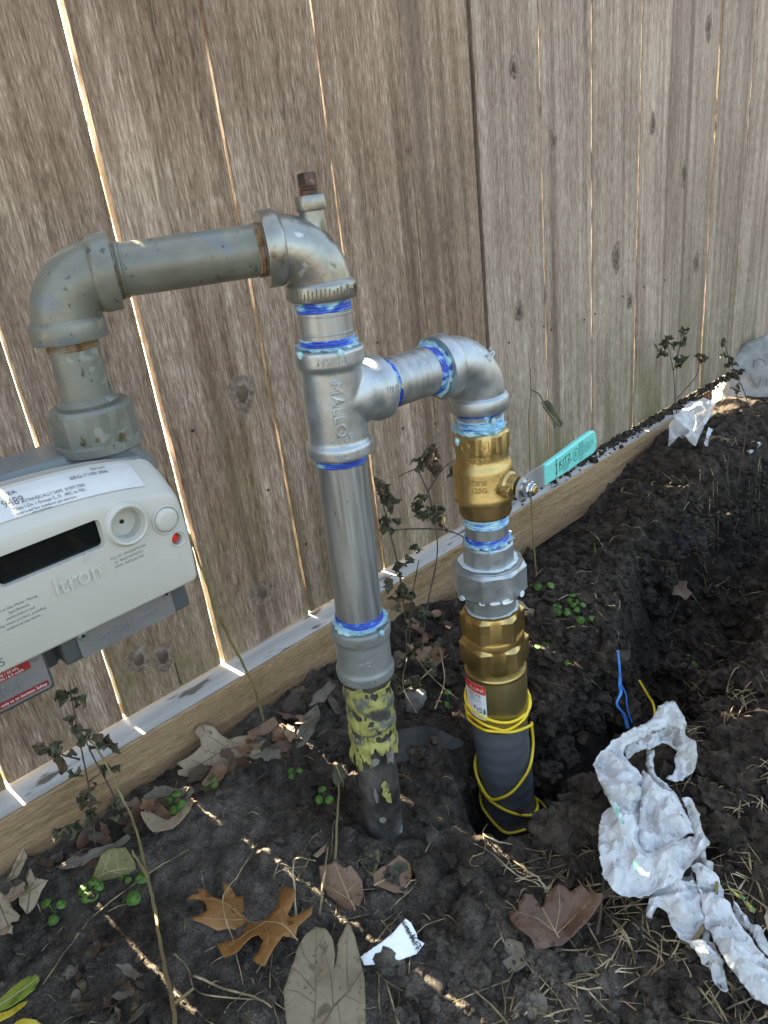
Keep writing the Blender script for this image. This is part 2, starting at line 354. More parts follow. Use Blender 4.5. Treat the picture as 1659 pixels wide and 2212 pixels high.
def wood_material(name, palette, moss=True, stretch=(1, 1, .05), scale=70):
    m = bpy.data.materials.new(name); m.use_nodes = True
    nt = m.node_tree; N = nt.nodes; L = nt.links; bs = N['Principled BSDF']
    tc = N.new('ShaderNodeTexCoord'); oi = N.new('ShaderNodeObjectInfo')
    mu = N.new('ShaderNodeMath'); mu.operation = 'MULTIPLY'; mu.inputs[1].default_value = 53.0; L.new(oi.outputs['Random'], mu.inputs[0])
    cb = N.new('ShaderNodeCombineXYZ'); L.new(mu.outputs[0], cb.inputs[0]); L.new(mu.outputs[0], cb.inputs[1]); L.new(mu.outputs[0], cb.inputs[2])
    ad = N.new('ShaderNodeVectorMath'); L.new(tc.outputs['Object'], ad.inputs[0]); L.new(cb.outputs[0], ad.inputs[1])
    def noise(sc, st, det=5, rgh=.6, dis=0.0):
        mp = N.new('ShaderNodeMapping'); mp.inputs['Scale'].default_value = st; L.new(ad.outputs[0], mp.inputs['Vector'])
        n = N.new('ShaderNodeTexNoise'); n.inputs['Scale'].default_value = sc; n.inputs['Detail'].default_value = det
        n.inputs['Roughness'].default_value = rgh; n.inputs['Distortion'].default_value = dis; L.new(mp.outputs[0], n.inputs['Vector']); return n
    grain = noise(scale, (stretch[0], 1, stretch[2] * .5) if stretch[2] < 1 else (stretch[0] * .5, 1, 1), 6, .65, .25); fine = noise(scale * 8, (1, 1, stretch[2] * 2.2) if stretch[2] < 1 else (stretch[0] * 2.4, 1, 1), 4, .7)
    broad = noise(9, (1, 1, .4) if stretch[2] < 1 else (.4, 1, 1), 3)
    m1 = N.new('ShaderNodeMath'); m1.operation = 'MULTIPLY_ADD'; m1.inputs[1].default_value = .55; L.new(fine.outputs['Fac'], m1.inputs[0])
    m0 = N.new('ShaderNodeMath'); m0.operation = 'MULTIPLY_ADD'; m0.inputs[1].default_value = .36; L.new(grain.outputs['Fac'], m0.inputs[0])
    m2 = N.new('ShaderNodeMath'); m2.operation = 'MULTIPLY'; m2.inputs[1].default_value = .22; L.new(broad.outputs['Fac'], m2.inputs[0])
    L.new(m2.outputs[0], m0.inputs[2]); L.new(m0.outputs[0], m1.inputs[2])
    rp = N.new('ShaderNodeValToRGB'); el = rp.color_ramp.elements
    while len(el) < len(palette): el.new(.5)
    for e, (p, c) in zip(el, palette): e.position = p; e.color = (*c, 1)
    L.new(m1.outputs[0], rp.inputs['Fac']); col = rp.outputs['Color']
    # dark late-wood lines running up the plank
    ln = noise(30, (1, 1, .014) if stretch[2] < 1 else (.02, 1, 1), 3, .5, .4); lr = N.new('ShaderNodeMapRange'); lr.inputs['From Min'].default_value = .60; lr.inputs['From Max'].default_value = .70; lr.inputs['To Max'].default_value = .55; L.new(ln.outputs['Fac'], lr.inputs['Value'])
    lm = N.new('ShaderNodeMix'); lm.data_type = 'RGBA'; L.new(lr.outputs[0], lm.inputs['Factor']); L.new(col, lm.inputs['A']); lm.inputs['B'].default_value = (*palette[0][1], 1); col = lm.outputs['Result']
    # each plank its own tone
    hs = N.new('ShaderNodeHueSaturation'); L.new(col, hs.inputs['Color'])
    mr = N.new('ShaderNodeMapRange'); mr.inputs['To Min'].default_value = .86; mr.inputs['To Max'].default_value = 1.14; L.new(oi.outputs['Random'], mr.inputs['Value']); L.new(mr.outputs[0], hs.inputs['Value'])
    col = hs.outputs['Color']
    if moss:
        sp = N.new('ShaderNodeSeparateXYZ'); ge = N.new('ShaderNodeNewGeometry'); L.new(ge.outputs['Position'], sp.inputs[0])
        mz = N.new('ShaderNodeMapRange'); mz.inputs['From Min'].default_value = .42; mz.inputs['From Max'].default_value = .06; L.new(sp.outputs['Z'], mz.inputs['Value'])
        mn = noise(11, (1, 1, .35), 4)
        mn2 = N.new('ShaderNodeMapRange'); mn2.inputs['From Min'].default_value = .42; mn2.inputs['From Max'].default_value = .68; L.new(mn.outputs['Fac'], mn2.inputs['Value'])
        mm = N.new('ShaderNodeMath'); mm.operation = 'MULTIPLY'; L.new(mz.outputs[0], mm.inputs[0]); L.new(mn2.outputs[0], mm.inputs[1])
        mx = N.new('ShaderNodeMix'); mx.data_type = 'RGBA'; L.new(mm.outputs[0], mx.inputs['Factor']); L.new(col, mx.inputs['A']); mx.inputs['B'].default_value = (.135, .120, .045, 1); col = mx.outputs['Result']
    L.new(col, bs.inputs['Base Color']); bs.inputs['Roughness'].default_value = .72; bs.inputs['Specular IOR Level'].default_value = .35
    bp = N.new('ShaderNodeBump'); bp.inputs['Strength'].default_value = .8; bp.inputs['Distance'].default_value = .0020; L.new(m1.outputs[0], bp.inputs['Height']); L.new(bp.outputs[0], bs.inputs['Normal'])
    return m
MT['board'] = wood_material('weathered_cedar', [(.42, (.070, .040, .024)), (.52, (.172, .112, .074)), (.60, (.268, .188, .132)), (.70, (.47, .36, .275))])
MT['board_lit'] = wood_material('lit_cedar', [(.42, (.110, .072, .050)), (.52, (.255, .187, .138)), (.60, (.375, .290, .222)), (.70, (.56, .465, .375))])  # right-hand boards: stronger sky light there painted in as a paler palette
MT['rail'] = wood_material('pale_new_lumber', [(.42, (.105, .058, .027)), (.53, (.225, .138, .072)), (.62, (.30, .195, .110)), (.72, (.40, .28, .17))], moss=False, stretch=(.05, 1, 1))
MT['railtop'] = mat('silvered_lumber', [(.3, (.30, .29, .27)), (.7, (.50, .49, .47))], 60, (.06, 1, 1), rough=.8, bump=.5, bscale=200, spots=[((.12, .10, .08), 50, .62, .06, (.3, 1, 1))])
MT['post'] = mat('grey_post', [(.3, (.10, .095, .09)), (.7, (.18, .175, .165))], 50, (1, 1, .06), rough=.85, bump=.4, bscale=150)
MT['knot'] = mat('wood_knot', [(.35, (.055, .035, .024)), (.6, (.12, .08, .055)), (.75, (.20, .15, .11))], 60, rough=.75, bump=.6, bscale=150, rand=True)
MT['knotring'] = mat('pale_wood_around_knot', [(.35, (.10, .068, .048)), (.5, (.17, .122, .09)), (.65, (.27, .21, .165))], 160, rough=.75, bump=.5, bscale=200, rand=True)

def soil_material():
    m = bpy.data.materials.new('dark_soil'); m.use_nodes = True
    nt = m.node_tree; N = nt.nodes; L = nt.links; bs = N['Principled BSDF']
    ge = N.new('ShaderNodeNewGeometry'); pos = ge.outputs['Position']
    def noise(sc, det=6, rgh=.65):
        n = N.new('ShaderNodeTexNoise'); n.inputs['Scale'].default_value = sc; n.inputs['Detail'].default_value = det; n.inputs['Roughness'].default_value = rgh; L.new(pos, n.inputs['Vector']); return n
    a = noise(55); b = noise(7, 4); c = noise(900, 3)
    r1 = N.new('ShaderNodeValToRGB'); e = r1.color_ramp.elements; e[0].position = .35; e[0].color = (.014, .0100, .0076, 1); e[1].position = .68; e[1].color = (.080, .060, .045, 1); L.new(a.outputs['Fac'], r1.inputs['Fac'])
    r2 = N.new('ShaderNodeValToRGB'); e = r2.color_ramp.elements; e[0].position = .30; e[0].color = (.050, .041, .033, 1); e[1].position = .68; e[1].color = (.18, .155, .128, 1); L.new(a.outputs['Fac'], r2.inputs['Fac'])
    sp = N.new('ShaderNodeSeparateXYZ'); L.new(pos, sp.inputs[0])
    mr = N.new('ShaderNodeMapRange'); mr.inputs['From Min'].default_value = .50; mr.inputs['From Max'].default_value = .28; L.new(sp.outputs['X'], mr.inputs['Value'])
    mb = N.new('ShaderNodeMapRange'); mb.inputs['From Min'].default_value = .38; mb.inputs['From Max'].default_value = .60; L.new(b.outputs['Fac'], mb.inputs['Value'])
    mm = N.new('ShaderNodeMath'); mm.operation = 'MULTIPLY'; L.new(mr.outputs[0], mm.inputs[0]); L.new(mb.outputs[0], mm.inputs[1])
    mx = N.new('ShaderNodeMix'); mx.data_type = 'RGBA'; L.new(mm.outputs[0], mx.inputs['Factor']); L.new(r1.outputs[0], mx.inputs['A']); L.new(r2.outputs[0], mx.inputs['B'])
    gr = N.new('ShaderNodeMapRange'); gr.inputs['From Min'].default_value = .32; gr.inputs['From Max'].default_value = .68; gr.inputs['To Min'].default_value = .45; gr.inputs['To Max'].default_value = 1.75; L.new(noise(620, 4, .7).outputs['Fac'], gr.inputs['Value'])
    hv = N.new('ShaderNodeHueSaturation'); L.new(mx.outputs['Result'], hv.inputs['Color']); L.new(gr.outputs[0], hv.inputs['Value'])
    L.new(hv.outputs['Color'], bs.inputs['Base Color']); bs.inputs['Roughness'].default_value = .92; bs.inputs['Specular IOR Level'].default_value = .25
    b1 = N.new('ShaderNodeBump'); b1.inputs['Strength'].default_value = 1.0; b1.inputs['Distance'].default_value = .005; L.new(noise(240, 6, .7).outputs['Fac'], b1.inputs['Height'])
    b2 = N.new('ShaderNodeBump'); b2.inputs['Strength'].default_value = .8; b2.inputs['Distance'].default_value = .001; L.new(c.outputs['Fac'], b2.inputs['Height']); L.new(b1.outputs[0], b2.inputs['Normal'])
    L.new(b2.outputs[0], bs.inputs['Normal'])
    return m
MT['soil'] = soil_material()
def film_material(name, base, alpha, spots=()):
    m = mat(name, [(.3, base), (.7, tuple(min(1, c * 1.08) for c in base))], 20, rough=.30, bump=.2, bscale=110, trans=.22, spots=spots, dist=.0012)
    # crinkles: two sizes of faceted cells bent by noise
    nt = m.node_tree; N = nt.nodes; L = nt.links; bs = N['Principled BSDF']; old = bs.inputs['Normal'].links[0].from_node
    tc = N.new('ShaderNodeTexCoord'); nw = N.new('ShaderNodeTexNoise'); nw.inputs['Scale'].default_value = 35; L.new(tc.outputs['Object'], nw.inputs['Vector'])
    vm = N.new('ShaderNodeVectorMath'); vm.operation = 'MULTIPLY_ADD'; vm.inputs[1].default_value = (.035, .035, .035); L.new(nw.outputs['Color'], vm.inputs[0]); L.new(tc.outputs['Object'], vm.inputs[2])
    hs = None
    for sc, k in ((42, 1.0), (95, .55), (210, .25)):
        vo = N.new('ShaderNodeTexVoronoi'); vo.inputs['Scale'].default_value = sc; L.new(vm.outputs[0], vo.inputs['Vector'])
        ma = N.new('ShaderNodeMath'); ma.operation = 'MULTIPLY_ADD'; ma.inputs[1].default_value = k; L.new(vo.outputs['Distance'], ma.inputs[0])
        if hs: L.new(hs, ma.inputs[2])
        else: ma.inputs[2].default_value = 0
        hs = ma.outputs[0]
    b2 = N.new('ShaderNodeBump'); b2.inputs['Strength'].default_value = 1.0; b2.inputs['Distance'].default_value = .0022; L.new(hs, b2.inputs['Height']); L.new(old.outputs[0], b2.inputs['Normal']); L.new(b2.outputs[0], bs.inputs['Normal'])
    if alpha < 1:
        nt = m.node_tree; out = nt.nodes['Material Output']; src = out.inputs['Surface'].links[0].from_socket
        tp = nt.nodes.new('ShaderNodeBsdfTransparent'); ms = nt.nodes.new('ShaderNodeMixShader'); ms.inputs[0].default_value = alpha
        nt.links.new(tp.outputs[0], ms.inputs[1]); nt.links.new(src, ms.inputs[2]); nt.links.new(ms.outputs[0], out.inputs['Surface'])
    return m
MT['bag'] = film_material('dirty_white_film', (.60, .62, .645), 1.0, [((.38, .345, .29), 16, .50, .22, (1, 1, 1)), ((.16, .13, .10), 120, .67, .06, (1, 1, 1)), ((.22, .18, .14), 420, .68, .05, (1, 1, 1))])
MT['bagprint'] = mat('green_print', [(.40, (.55, .62, .60)), (.52, (.16, .38, .30)), (.7, (.10, .30, .24))], 90, rough=.4)
MT['clear'] = film_material('clear_film', (.85, .87, .90), .72)

# ================================================================== SETTING
# ground: one sheet, fine near the pipes, coarse to the horizon
def axis_lines(lo, hi, step, far):
    a = list(np.arange(lo, hi + step / 2, step)); s = step; x = hi
    while x < far: s *= 1.45; x += s; a.append(x)
    s = step; x = lo
    while x > -far: s *= 1.45; x -= s; a.insert(0, x)
    return np.array(a)
gx = axis_lines(-.08, 1.75, .0036, 150.0); gy = axis_lines(.02, .76, .0036, 150.0)
GX, GY = np.meshgrid(gx, gy); GZ = gz(GX, GY)
nxn = len(gx); idx = np.arange(GX.size).reshape(GX.shape)
quads = np.stack([idx[:-1, :-1], idx[:-1, 1:], idx[1:, 1:], idx[1:, :-1]], -1).reshape(-1, 4)
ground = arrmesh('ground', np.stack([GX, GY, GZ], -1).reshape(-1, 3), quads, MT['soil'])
tag(ground, kind='structure')
mb = MB(); mb.box((-30, .86, -.04), (60, 40, .012))
tag(mb.build('path', MT['paving'], None, smooth=0), kind='structure')

# ------------------------------------------------------------------ fence
D = .74
fence = thing('wooden_fence', (.6, .75, 0), 'weathered brown board fence with a pale kick board along its foot', 'fence')
KS = [-1.35, -1.15, -.95, -.76, -.57, -.38, -.20, -.066, .117, .298, .479, .671, .868, 1.055, 1.240, 1.452, 1.646, 1.861, 2.072, 2.281, 2.503, 2.72, 2.94, 3.16, 3.38, 3.6, 3.82, 4.05, 4.3, 4.55, 4.8]
GAPS = {.117: .0032, .298: .0032, .479: .0056, .671: .0032, .868: .0034, 1.055: .0008, 1.240: .0095, 1.452: .0014, 1.646: .0034, 1.861: .0030, 2.072: .0016, 2.281: .0042, 2.503: .0036}
BOARDS = []
for bi in range(len(KS) - 1):
    x0 = KS[bi] * D + GAPS.get(KS[bi], .003) / 2; x1 = KS[bi + 1] * D - GAPS.get(KS[bi + 1], .003) / 2
    yo = random.uniform(-.0015, .0015); th = .0135; c = .0014; nz_ = 36
    m_ = MB(); vs = []; fs = []
    for k in range(nz_ + 1):
        z = .0695 + random.uniform(-.001, .002) * (k == 0) + (1.83 - .07) * k / nz_
        e0 = float(vnoise(z * 6, bi * 3.1, 4)) * .0010; e1 = float(vnoise(z * 6, bi * 5.7 + 40, 5)) * .0010
        a, b = x0 + e0, x1 + e1; y0, y1 = D + yo, D + yo + th
        vs += [(a + c, y0, z), (b - c, y0, z), (b, y0 + c, z), (b, y1 - c, z), (b - c, y1, z), (a + c, y1, z), (a, y1 - c, z), (a, y0 + c, z)]
    for k in range(nz_):
        for j in range(8):
            j2 = (j + 1) % 8; fs.append((k * 8 + j, k * 8 + j2, k * 8 + 8 + j2, k * 8 + 8 + j))
    fs.append(tuple(range(7, -1, -1))); fs.append(tuple(range(nz_ * 8, nz_ * 8 + 8)))
    m_.add(vs, fs); ob = m_.build('fence_board', MT['board_lit' if KS[bi] > 1.2 else 'board'], fence, smooth=30); BOARDS.append((x0, x1, D + yo, ob))
def board_at(x):
    for b in BOARDS:
        if b[0] <= x <= b[1]: return b
    return None
# kick board: a sawn plank under the boards, its weathered top a part of its own
m_ = MB(); X0, X1, YF, YB, ZT = -.6, 1.62, .702, .758, .066
vs = []; fs = []; n = 60
for k in range(n + 1):
    x = X0 + (X1 - X0) * k / n; dy = float(vnoise(x * 3, 2.2, 8)) * .002
    vs += [(x, YF + dy, -.025), (x, YF + dy, ZT - .003), (x, YF + .002 + dy, ZT - .001), (x, YB, ZT - .001), (x, YB, -.025)]
for k in range(n):
    for j in range(5):
        j2 = (j + 1) % 5; fs.append((k * 5 + j2, k * 5 + j, k * 5 + 5 + j, k * 5 + 5 + j2))
fs += [(0, 1, 2, 3, 4), tuple(n * 5 + j for j in (4, 3, 2, 1, 0))]
m_.add(vs, fs); rail = m_.build('kick_board', MT['rail'], fence, smooth=30)
rail['label'] = 'pale sawn kick board with a silvered top edge'
m_ = MB(); vs = []; fs = []
for k in range(n + 1):
    x = X0 + (X1 - X0) * k / n; dy = float(vnoise(x * 3, 2.2, 8)) * .002
    vs += [(x, YF + .0015 + dy, ZT), (x, YB - .001, ZT + .0005)]
for k in range(n): fs.append((k * 2, k * 2 + 2, k * 2 + 3, k * 2 + 1))
m_.add(vs, fs); m_.build('weathered_top', MT['railtop'], rail, smooth=30)
for z in (1.02, 1.62):
    m_ = MB(); m_.box((-1.0, .760, z), (3.55, .797, z + .088)); m_.build('back_rail', MT['post'], fence, smooth=0)
for x in (1.240 * D + .012, -.75, 2.9):
    m_ = MB(); m_.box((x - .045, .7575 if x > 0 and x < 2 else .80, -.05), (x + .045, .846, 1.80)); m_.build('fence_post', MT['post'], fence, smooth=0)
# knots: raised ovals with a pale ring of swirled grain
def knot(px, py, w, h):
    p = atY(px, py, D); b = board_at(p.x)
    if not b: return
    y = b[2]; sc = (p - CAM).length / 1600 * 1.1
    rx, rz = w * sc, h * sc
    rx *= 1.35; rz *= 1.35; rx = min(rx, p.x - b[0] - .004, b[1] - p.x - .004)
    for nm, k, dy, mt_ in (('knot_ring', 1.0, .0007, 'knotring'), ('knot', .50, .0016, 'knot')):
        m_ = MB(); vs = [(p.x, y - dy, p.z)]; seg = 22
        for f in (.55, 1.0):
            for q in range(seg):
                t = 2 * math.pi * q / seg; j = 1 + .10 * math.sin(3 * t + px) + .05 * math.sin(7 * t)
                vs.append((p.x + rx * k * f * j * math.cos(t), y - (dy if f < 1 else -.0004), p.z + rz * k * f * j * math.sin(t)))
        fs = [(0, 1 + (q + 1) % seg, 1 + q) for q in range(seg)] + [(1 + q, 1 + (q + 1) % seg, 1 + seg + (q + 1) % seg, 1 + seg + q) for q in range(seg)]
        m_.add(vs, fs); m_.build(nm, MT[mt_], b[3], smooth=60)
for a in [(522, 850, 26, 34), (565, 1280, 22, 24), (352, 1420, 20, 26), (300, 1425, 20, 24), (1110, 146, 10, 16), (1480, 376, 11, 22), (1331, 556, 13, 25), (1506, 566, 9, 18),
          (1532, 60, 10, 17), (1122, 672, 13, 18), (1195, 302, 9, 14), (985, 1182, 9, 13), (985, 1165, 6, 8), (1410, 268, 8, 16), (1360, 650, 9, 14), (1015, 790, 10, 16)]:
    knot(*a)
# dark nail heads
for px, py in [(578, 1058), (640, 1160), (660, 1175), (735, 884), (727, 600), (815, 740), (870, 925), (940, 915), (1060, 775), (1100, 740), (1175, 705), (1190, 712), (1262, 690), (1285, 678), (1345, 640), (1390, 620), (1435, 605), (415, 930), (1615, 605), (1590, 612)]:
    p = atY(px, py, D); b = board_at(p.x)
    if b:
        m_ = MB(); m_.lathe((p.x, b[2] - .0012, p.z), (0, 1, 0), [(0, .0008), (.0002, .0019), (.002, .0019)], 10, u=(1, 0, 0)); m_.build('nail', MT['plug'], b[3])
# short split in the board above the kick board
p0 = atY(378, 1432, D - .0016); p1 = atY(386, 1462, D - .0016); p2 = atY(392, 1478, D - .0016); b = board_at(p0.x)
if b: MB().sweep(smoothpath([p0, p1, p2], 3), [.0006] * 5 + [.0009, .0006], 5).build('split', MT['hole'], b[3])

# ================================================================== GAS PIPEWORK
def RA(z):                                        # axis of the tall riser (leans a little)
    t = (.594 - z) / .59; return Vector((.350 - .012 * t, .430 + .012 * t, z))
RAX = (RA(.594) - RA(.004)).normalized()
VC = Vector((.499, .418, 0)); UP = Vector((0, 0, 1))
IN = Vector((.192, .507, 0))
FC = Vector((-.767, -.642, 0))                    # towards the viewer's side
pw = thing('gas_pipework', (RA(0).x, RA(0).y, 0), 'gas pipework of elbows, tee and nipples joined with blue sealant', 'pipework')
def polyg(n, ap, ph=0.0):
    def f(th): 
        a = (th + ph) % (2 * math.pi / n) - math.pi / n; return ap / math.cos(a)
    return f
def nut(org, axis, t0, t1, n, ap, mt_, name, parent, ph=0.0, ch=.12, rin=None, top=True, bot=True, segs=96):
    """many-sided nut with turned-off corners"""
    hf = polyg(n, ap, ph); cor = ap / math.cos(math.pi / n); d = (cor - ap) * 1.0
    h = t1 - t0; prof = []
    rin = rin or ap * .80
    prof.append((t0, rin))
    prof += [(t0, ap * .96 if bot else cor), (t0 + h * ch, cor)] if bot else [(t0, cor)]
    prof += [(t1 - h * ch, cor), (t1, ap * .96)] if top else [(t1, cor)]
    prof.append((t1 + .0003, rin))
    m_ = MB(); m_.lathe(org, axis, prof, segs, rf=lambda th, t, r: min(r, hf(th)) if r > rin + 1e-6 else r)
    return m_.build(name, mt_, parent, smooth=22)
def rings(org, axis, t0, t1, r, pitch, amp, mt_, name, parent, rough=0.0, seed=0, segs=48, u=None):
    """threaded or smeared band"""
    n = max(4, int((t1 - t0) / pitch * 6)); prof = [(t0 + (t1 - t0) * i / n, r + amp * (.5 - .5 * math.cos(2 * math.pi * i / 6))) for i in range(n + 1)]
    def rf(th, t, rr): return rr + (rough * float(vnoise(math.cos(th) * 4 + seed * 9.1 + t * 350, math.sin(th) * 4 + t * 700, seed)) if rough else 0)
    m_ = MB(); m_.lathe(org, axis, prof, segs, u=u, rf=rf); return m_.build(name, mt_, parent, smooth=60)
def paste(org, axis, t0, t1, r0, r1, seed, mt_=None, name='sealant_paste', parent=None, u=None, amp=.0022):
    """irregular collar of squeezed-out paste"""
    n = 7; prof = []
    for i in range(n + 1):
        q = i / n; prof.append((t0 + (t1 - t0) * q, r1 + (r0 - r1) * q))
    def rf(th, t, rr):
        v = float(vnoise(math.cos(th) * 5 + seed * 3.7, math.sin(th) * 5 + t * 300, seed)) + .6 * float(vnoise(math.cos(th) * 13 + seed, math.sin(th) * 13 + t * 900, seed + 5))
        return max(r0 - .0012, rr + 1.6 * amp * v)
    m_ = MB(); m_.lathe(org, axis, prof, 72, u=u, rf=rf); return m_.build(name, mt_ or MT['paste'], parent or pw, smooth=60)
def elbow(C, a, b, L, rb, rband, hb, mt_, name, hole, extra=None):
    a = Vector(a).normalized(); b = Vector(b).normalized(); Rr = L * .78; pts = []; rad = []
    def addp(p, r): pts.append(p); rad.append(r)
    addp(C + a * L, hole); addp(C + a * L, rband * .97); addp(C + a * (L - .0012), rband); addp(C + a * (L - hb + .0015), rband); addp(C + a * (L - hb), rband * .975); addp(C + a * (L - hb - .0022), rb)
    cen = C + a * Rr + b * Rr
    for k in range(1, 14):
        ph = math.pi / 2 * k / 14
        p = cen - b * Rr * math.cos(ph) - a * Rr * math.sin(ph); addp(p, rb * (1 + .035 * math.sin(math.pi * k / 14)))
    addp(C + b * (L - hb - .0022), rb); addp(C + b * (L - hb), rband * .975); addp(C + b * (L - hb + .0015), rband); addp(C + b * (L - .0012), rband); addp(C + b * L, rband * .97); addp(C + b * L, hole)
    m_ = MB(); n = a.cross(b).normalized()
    # frames from the elbow plane so that coincident rings stay aligned
    segs = 44; vs = []
    for i, p in enumerate(pts):
        if i < 6: t = -a
        elif i >= len(pts) - 6: t = b
        else:
            ph = math.pi / 2 * (i - 5) / 14; t = (b * math.sin(ph) - a * math.cos(ph)).normalized()
        w = t.cross(n).normalized()
        for k in range(segs):
            th = 2 * math.pi * k / segs; vs.append(p + (n * math.cos(th) + w * math.sin(th)) * rad[i])
    fs = [(i * segs + k, i * segs + (k + 1) % segs, (i + 1) * segs + (k + 1) % segs, (i + 1) * segs + k) for i in range(len(pts) - 1) for k in range(segs)]
    fs += [tuple(reversed(range(segs))), tuple(range((len(pts) - 1) * segs, len(pts) * segs))]
    m_.add(vs, fs)
    if extra: extra(m_)
    return m_.build(name, mt_, pw, smooth=40)
ZP = .566                                        # height of the top horizontal run
CL = Vector((IN.x, IN.y, ZP)); CR = RA(ZP); pd = (CR - CL); pd.z = 0; PL = pd.length; pd.normalize()
eb = elbow(CL, pd, -UP, .0385, .0215, .0248, .0125, MT['paint'], 'pipe_elbow', .016)
eb['label'] = 'grey-green painted elbow above the meter'
m_ = MB(); q0 = CL + pd * .014 + UP * -.010 + Vector((-.64, -.77, 0)) * .0228
nn_ = (Vector((-.3, -1, .12))).normalized()
m_.sweep([CL + Vector((-.004, -.0222, -.004)), CL + Vector((.002, -.0226, -.009)), CL + Vector((.005, -.0222, -.012))], [.0012, .0016, .001], 6)
m_.build('casting_mark', MT['paint'], eb)
def boss(m_):
    m_.lathe(CR + UP * .002, UP, [(0, .0095), (.011, .0092), (.014, .0088), (.0185, .0088), (.019, .0104), (.020, .0108), (.0275, .0108), (.0285, .0100), (.0288, .0065)], 28)
er = elbow(CR, -pd, -RAX, .0385, .0218, .0256, .0115, MT['paintgalv'], 'pipe_elbow', .017, boss)
er['label'] = 'weathered galvanized elbow with a plugged outlet on top'
m_ = MB(); m_.lathe(CR + UP * .0300, UP, [(0, .0066), (.0035, .0066), (.0036, .0060), (.0045, .0066), (.0055, .006), (.006, .0064), (.007, .0055)], 20)
c0 = CR + UP * .0362; s_ = .0054; m_.lathe(c0, UP, [(0, s_ * 1.25), (.0075, s_ * 1.22), (.0085, s_ * 1.05)], 4); m_.build('square_plug', MT['plug'], er)
# hatch marks on the lower band
m_ = MB()
for k in range(26):
    th = -1.5 + k * .118; t_ = -.0385 + .002
    uu = FC.normalized(); ww = UP.cross(uu); d_ = uu * math.cos(th) + ww * math.sin(th); o_ = CR - RAX * .0365 + d_ * .0255
    m_.sweep([o_ + RAX * random.uniform(.0, .001), o_ + RAX * random.uniform(.004, .008) + ww * .0006], .0006, 4)
m_.build('wrench_marks', MT['paintgalv'], er)
# painted nipple with rusty thread ends
m_ = MB(); L0, L1 = .036, PL - .036; r_ = .01725
m_.lathe(CL, pd, [(L0, r_ - .0006), (L0 + .012, r_), (L1 - .010, r_), (L1, r_ - .0006)], 44, u=UP)
np_ = m_.build('pipe_nipple', MT['paint'], pw); np_['label'] = 'grey-green painted horizontal nipple'
rings(CL, pd, L0 + .0022, L0 + .0085, r_ + .0002, .0022, .0006, MT['paint'], 'thread', np_, u=UP)
rings(CL, pd, L0 + .0012, L0 + .0042, r_ + .0006, .0022, .0006, MT['rust'], 'rusty_thread', np_, rough=.0008, seed=3, u=UP)
rings(CL, pd, L1 - .0075, L1 - .0012, r_ + .0002, .0022, .0006, MT['rust'], 'rusty_thread', np_, rough=.0004, seed=5, u=UP)
# drop nipple over the meter
m_ = MB(); m_.lathe(IN, UP, [(.482, .0170), (.520, .0165), (.5245, .0158), (.530, .0158)], 40); dn = m_.build('pipe_nipple', MT['paintrust'], pw); dn['label'] = 'rust-flecked drop nipple between elbow and union nut'
rings(IN, UP, .5215, .5285, .0166, .002, .0005, MT['rust'], 'rusty_thread', dn)
un = nut(IN, UP, .4555, .4835, 8, .0268, MT['paintrust'], 'union_nut', pw, ph=.2, ch=.10, rin=.018, segs=96); un['label'] = 'chipped grey union nut on top of the meter'
m_ = MB(); m_.lathe(IN, UP, [(.452, .0285), (.4530, .0295), (.4585, .0292), (.4600, .0275)], 44); m_.build('nut_collar', MT['paintrust'], un)
m_ = MB(); m_.lathe(IN, UP, [(.483, .0195), (.4855, .0205), (.4875, .0185), (.489, .0172)], 36); m_.build('nut_lip', MT['paintrust'], un)

# tall riser, top to bottom
m_ = MB(); O = RA(0); rs = .0201
def ts(z): return (z - 0.0) / RAX.z
m_.lathe(O, RAX, [(ts(.485), rs), (ts(.535), rs)], 48); n1 = m_.build('pipe_nipple', MT['steel'], pw); n1['label'] = 'short bright steel nipple above the tee'
rings(O, RAX, ts(.5195), ts(.5285), rs + .0001, .0019, .0005, MT['blue'], 'blue_sealant', n1, rough=.0006, seed=2)
rings(O, RAX, ts(.493), ts(.5005), rs + .0001, .0019, .0006, MT['blue'], 'blue_sealant', n1, rough=.0006, seed=7)
for z in (.5035, .5165): 
    m_ = MB(); m_.lathe(O, RAX, [(ts(z), rs), (ts(z + .0004), rs + .0003), (ts(z + .0011), rs + .0003), (ts(z + .0015), rs)], 48); m_.build('turned_groove', MT['steel'], n1)
paste(O, RAX, ts(.4955), ts(.4915), .0198, .0232, 4, parent=n1)
# tee
def lett(body, size, fn, ext, mt_, parent, sx=1.0):
    m_ = MB(); put_text(m_, body, size, fn, ext, sx); o = m_.build('raised_lettering', mt_, parent); o['kind'] = 'stuff'; return o
ZT_ = .4515; TC = RA(ZT_); bd = (Vector((VC.x, VC.y, ZT_)) - TC); BL = bd.length; bd.normalize()
m_ = MB(); hb = .0108
m_.lathe(O, RAX, [(ts(.409), .019), (ts(.409), .0258), (ts(.4102), .0266), (ts(.4182), .0266), (ts(.4194), .0258), (ts(.4215), .0236), (ts(.4780), .0236), (ts(.4802), .0258), (ts(.4814), .0266), (ts(.4920), .0266), (ts(.4932), .0258), (ts(.4932), .019)], 56)
m_.lathe(TC, bd, [(0, .0236), (.014, .0250), (.020, .0244), (.025, .0231), (.0315, .0228), (.0340, .0255), (.0352, .0262), (.0432, .0262), (.0444, .0254), (.0444, .019)], 56, u=UP)
tee = m_.build('pipe_tee', MT['galv'], pw, remesh=.0011); tee['label'] = 'galvanized tee with raised lettering'
m_ = MB(); tu = Vector((-.56, -.83, 0))
lett('MALLO', .0125, cyl_map(RA(.4505), RAX, tu, .0236, rot=-math.pi / 2), .0009, MT['galv'], tee, 1.05)
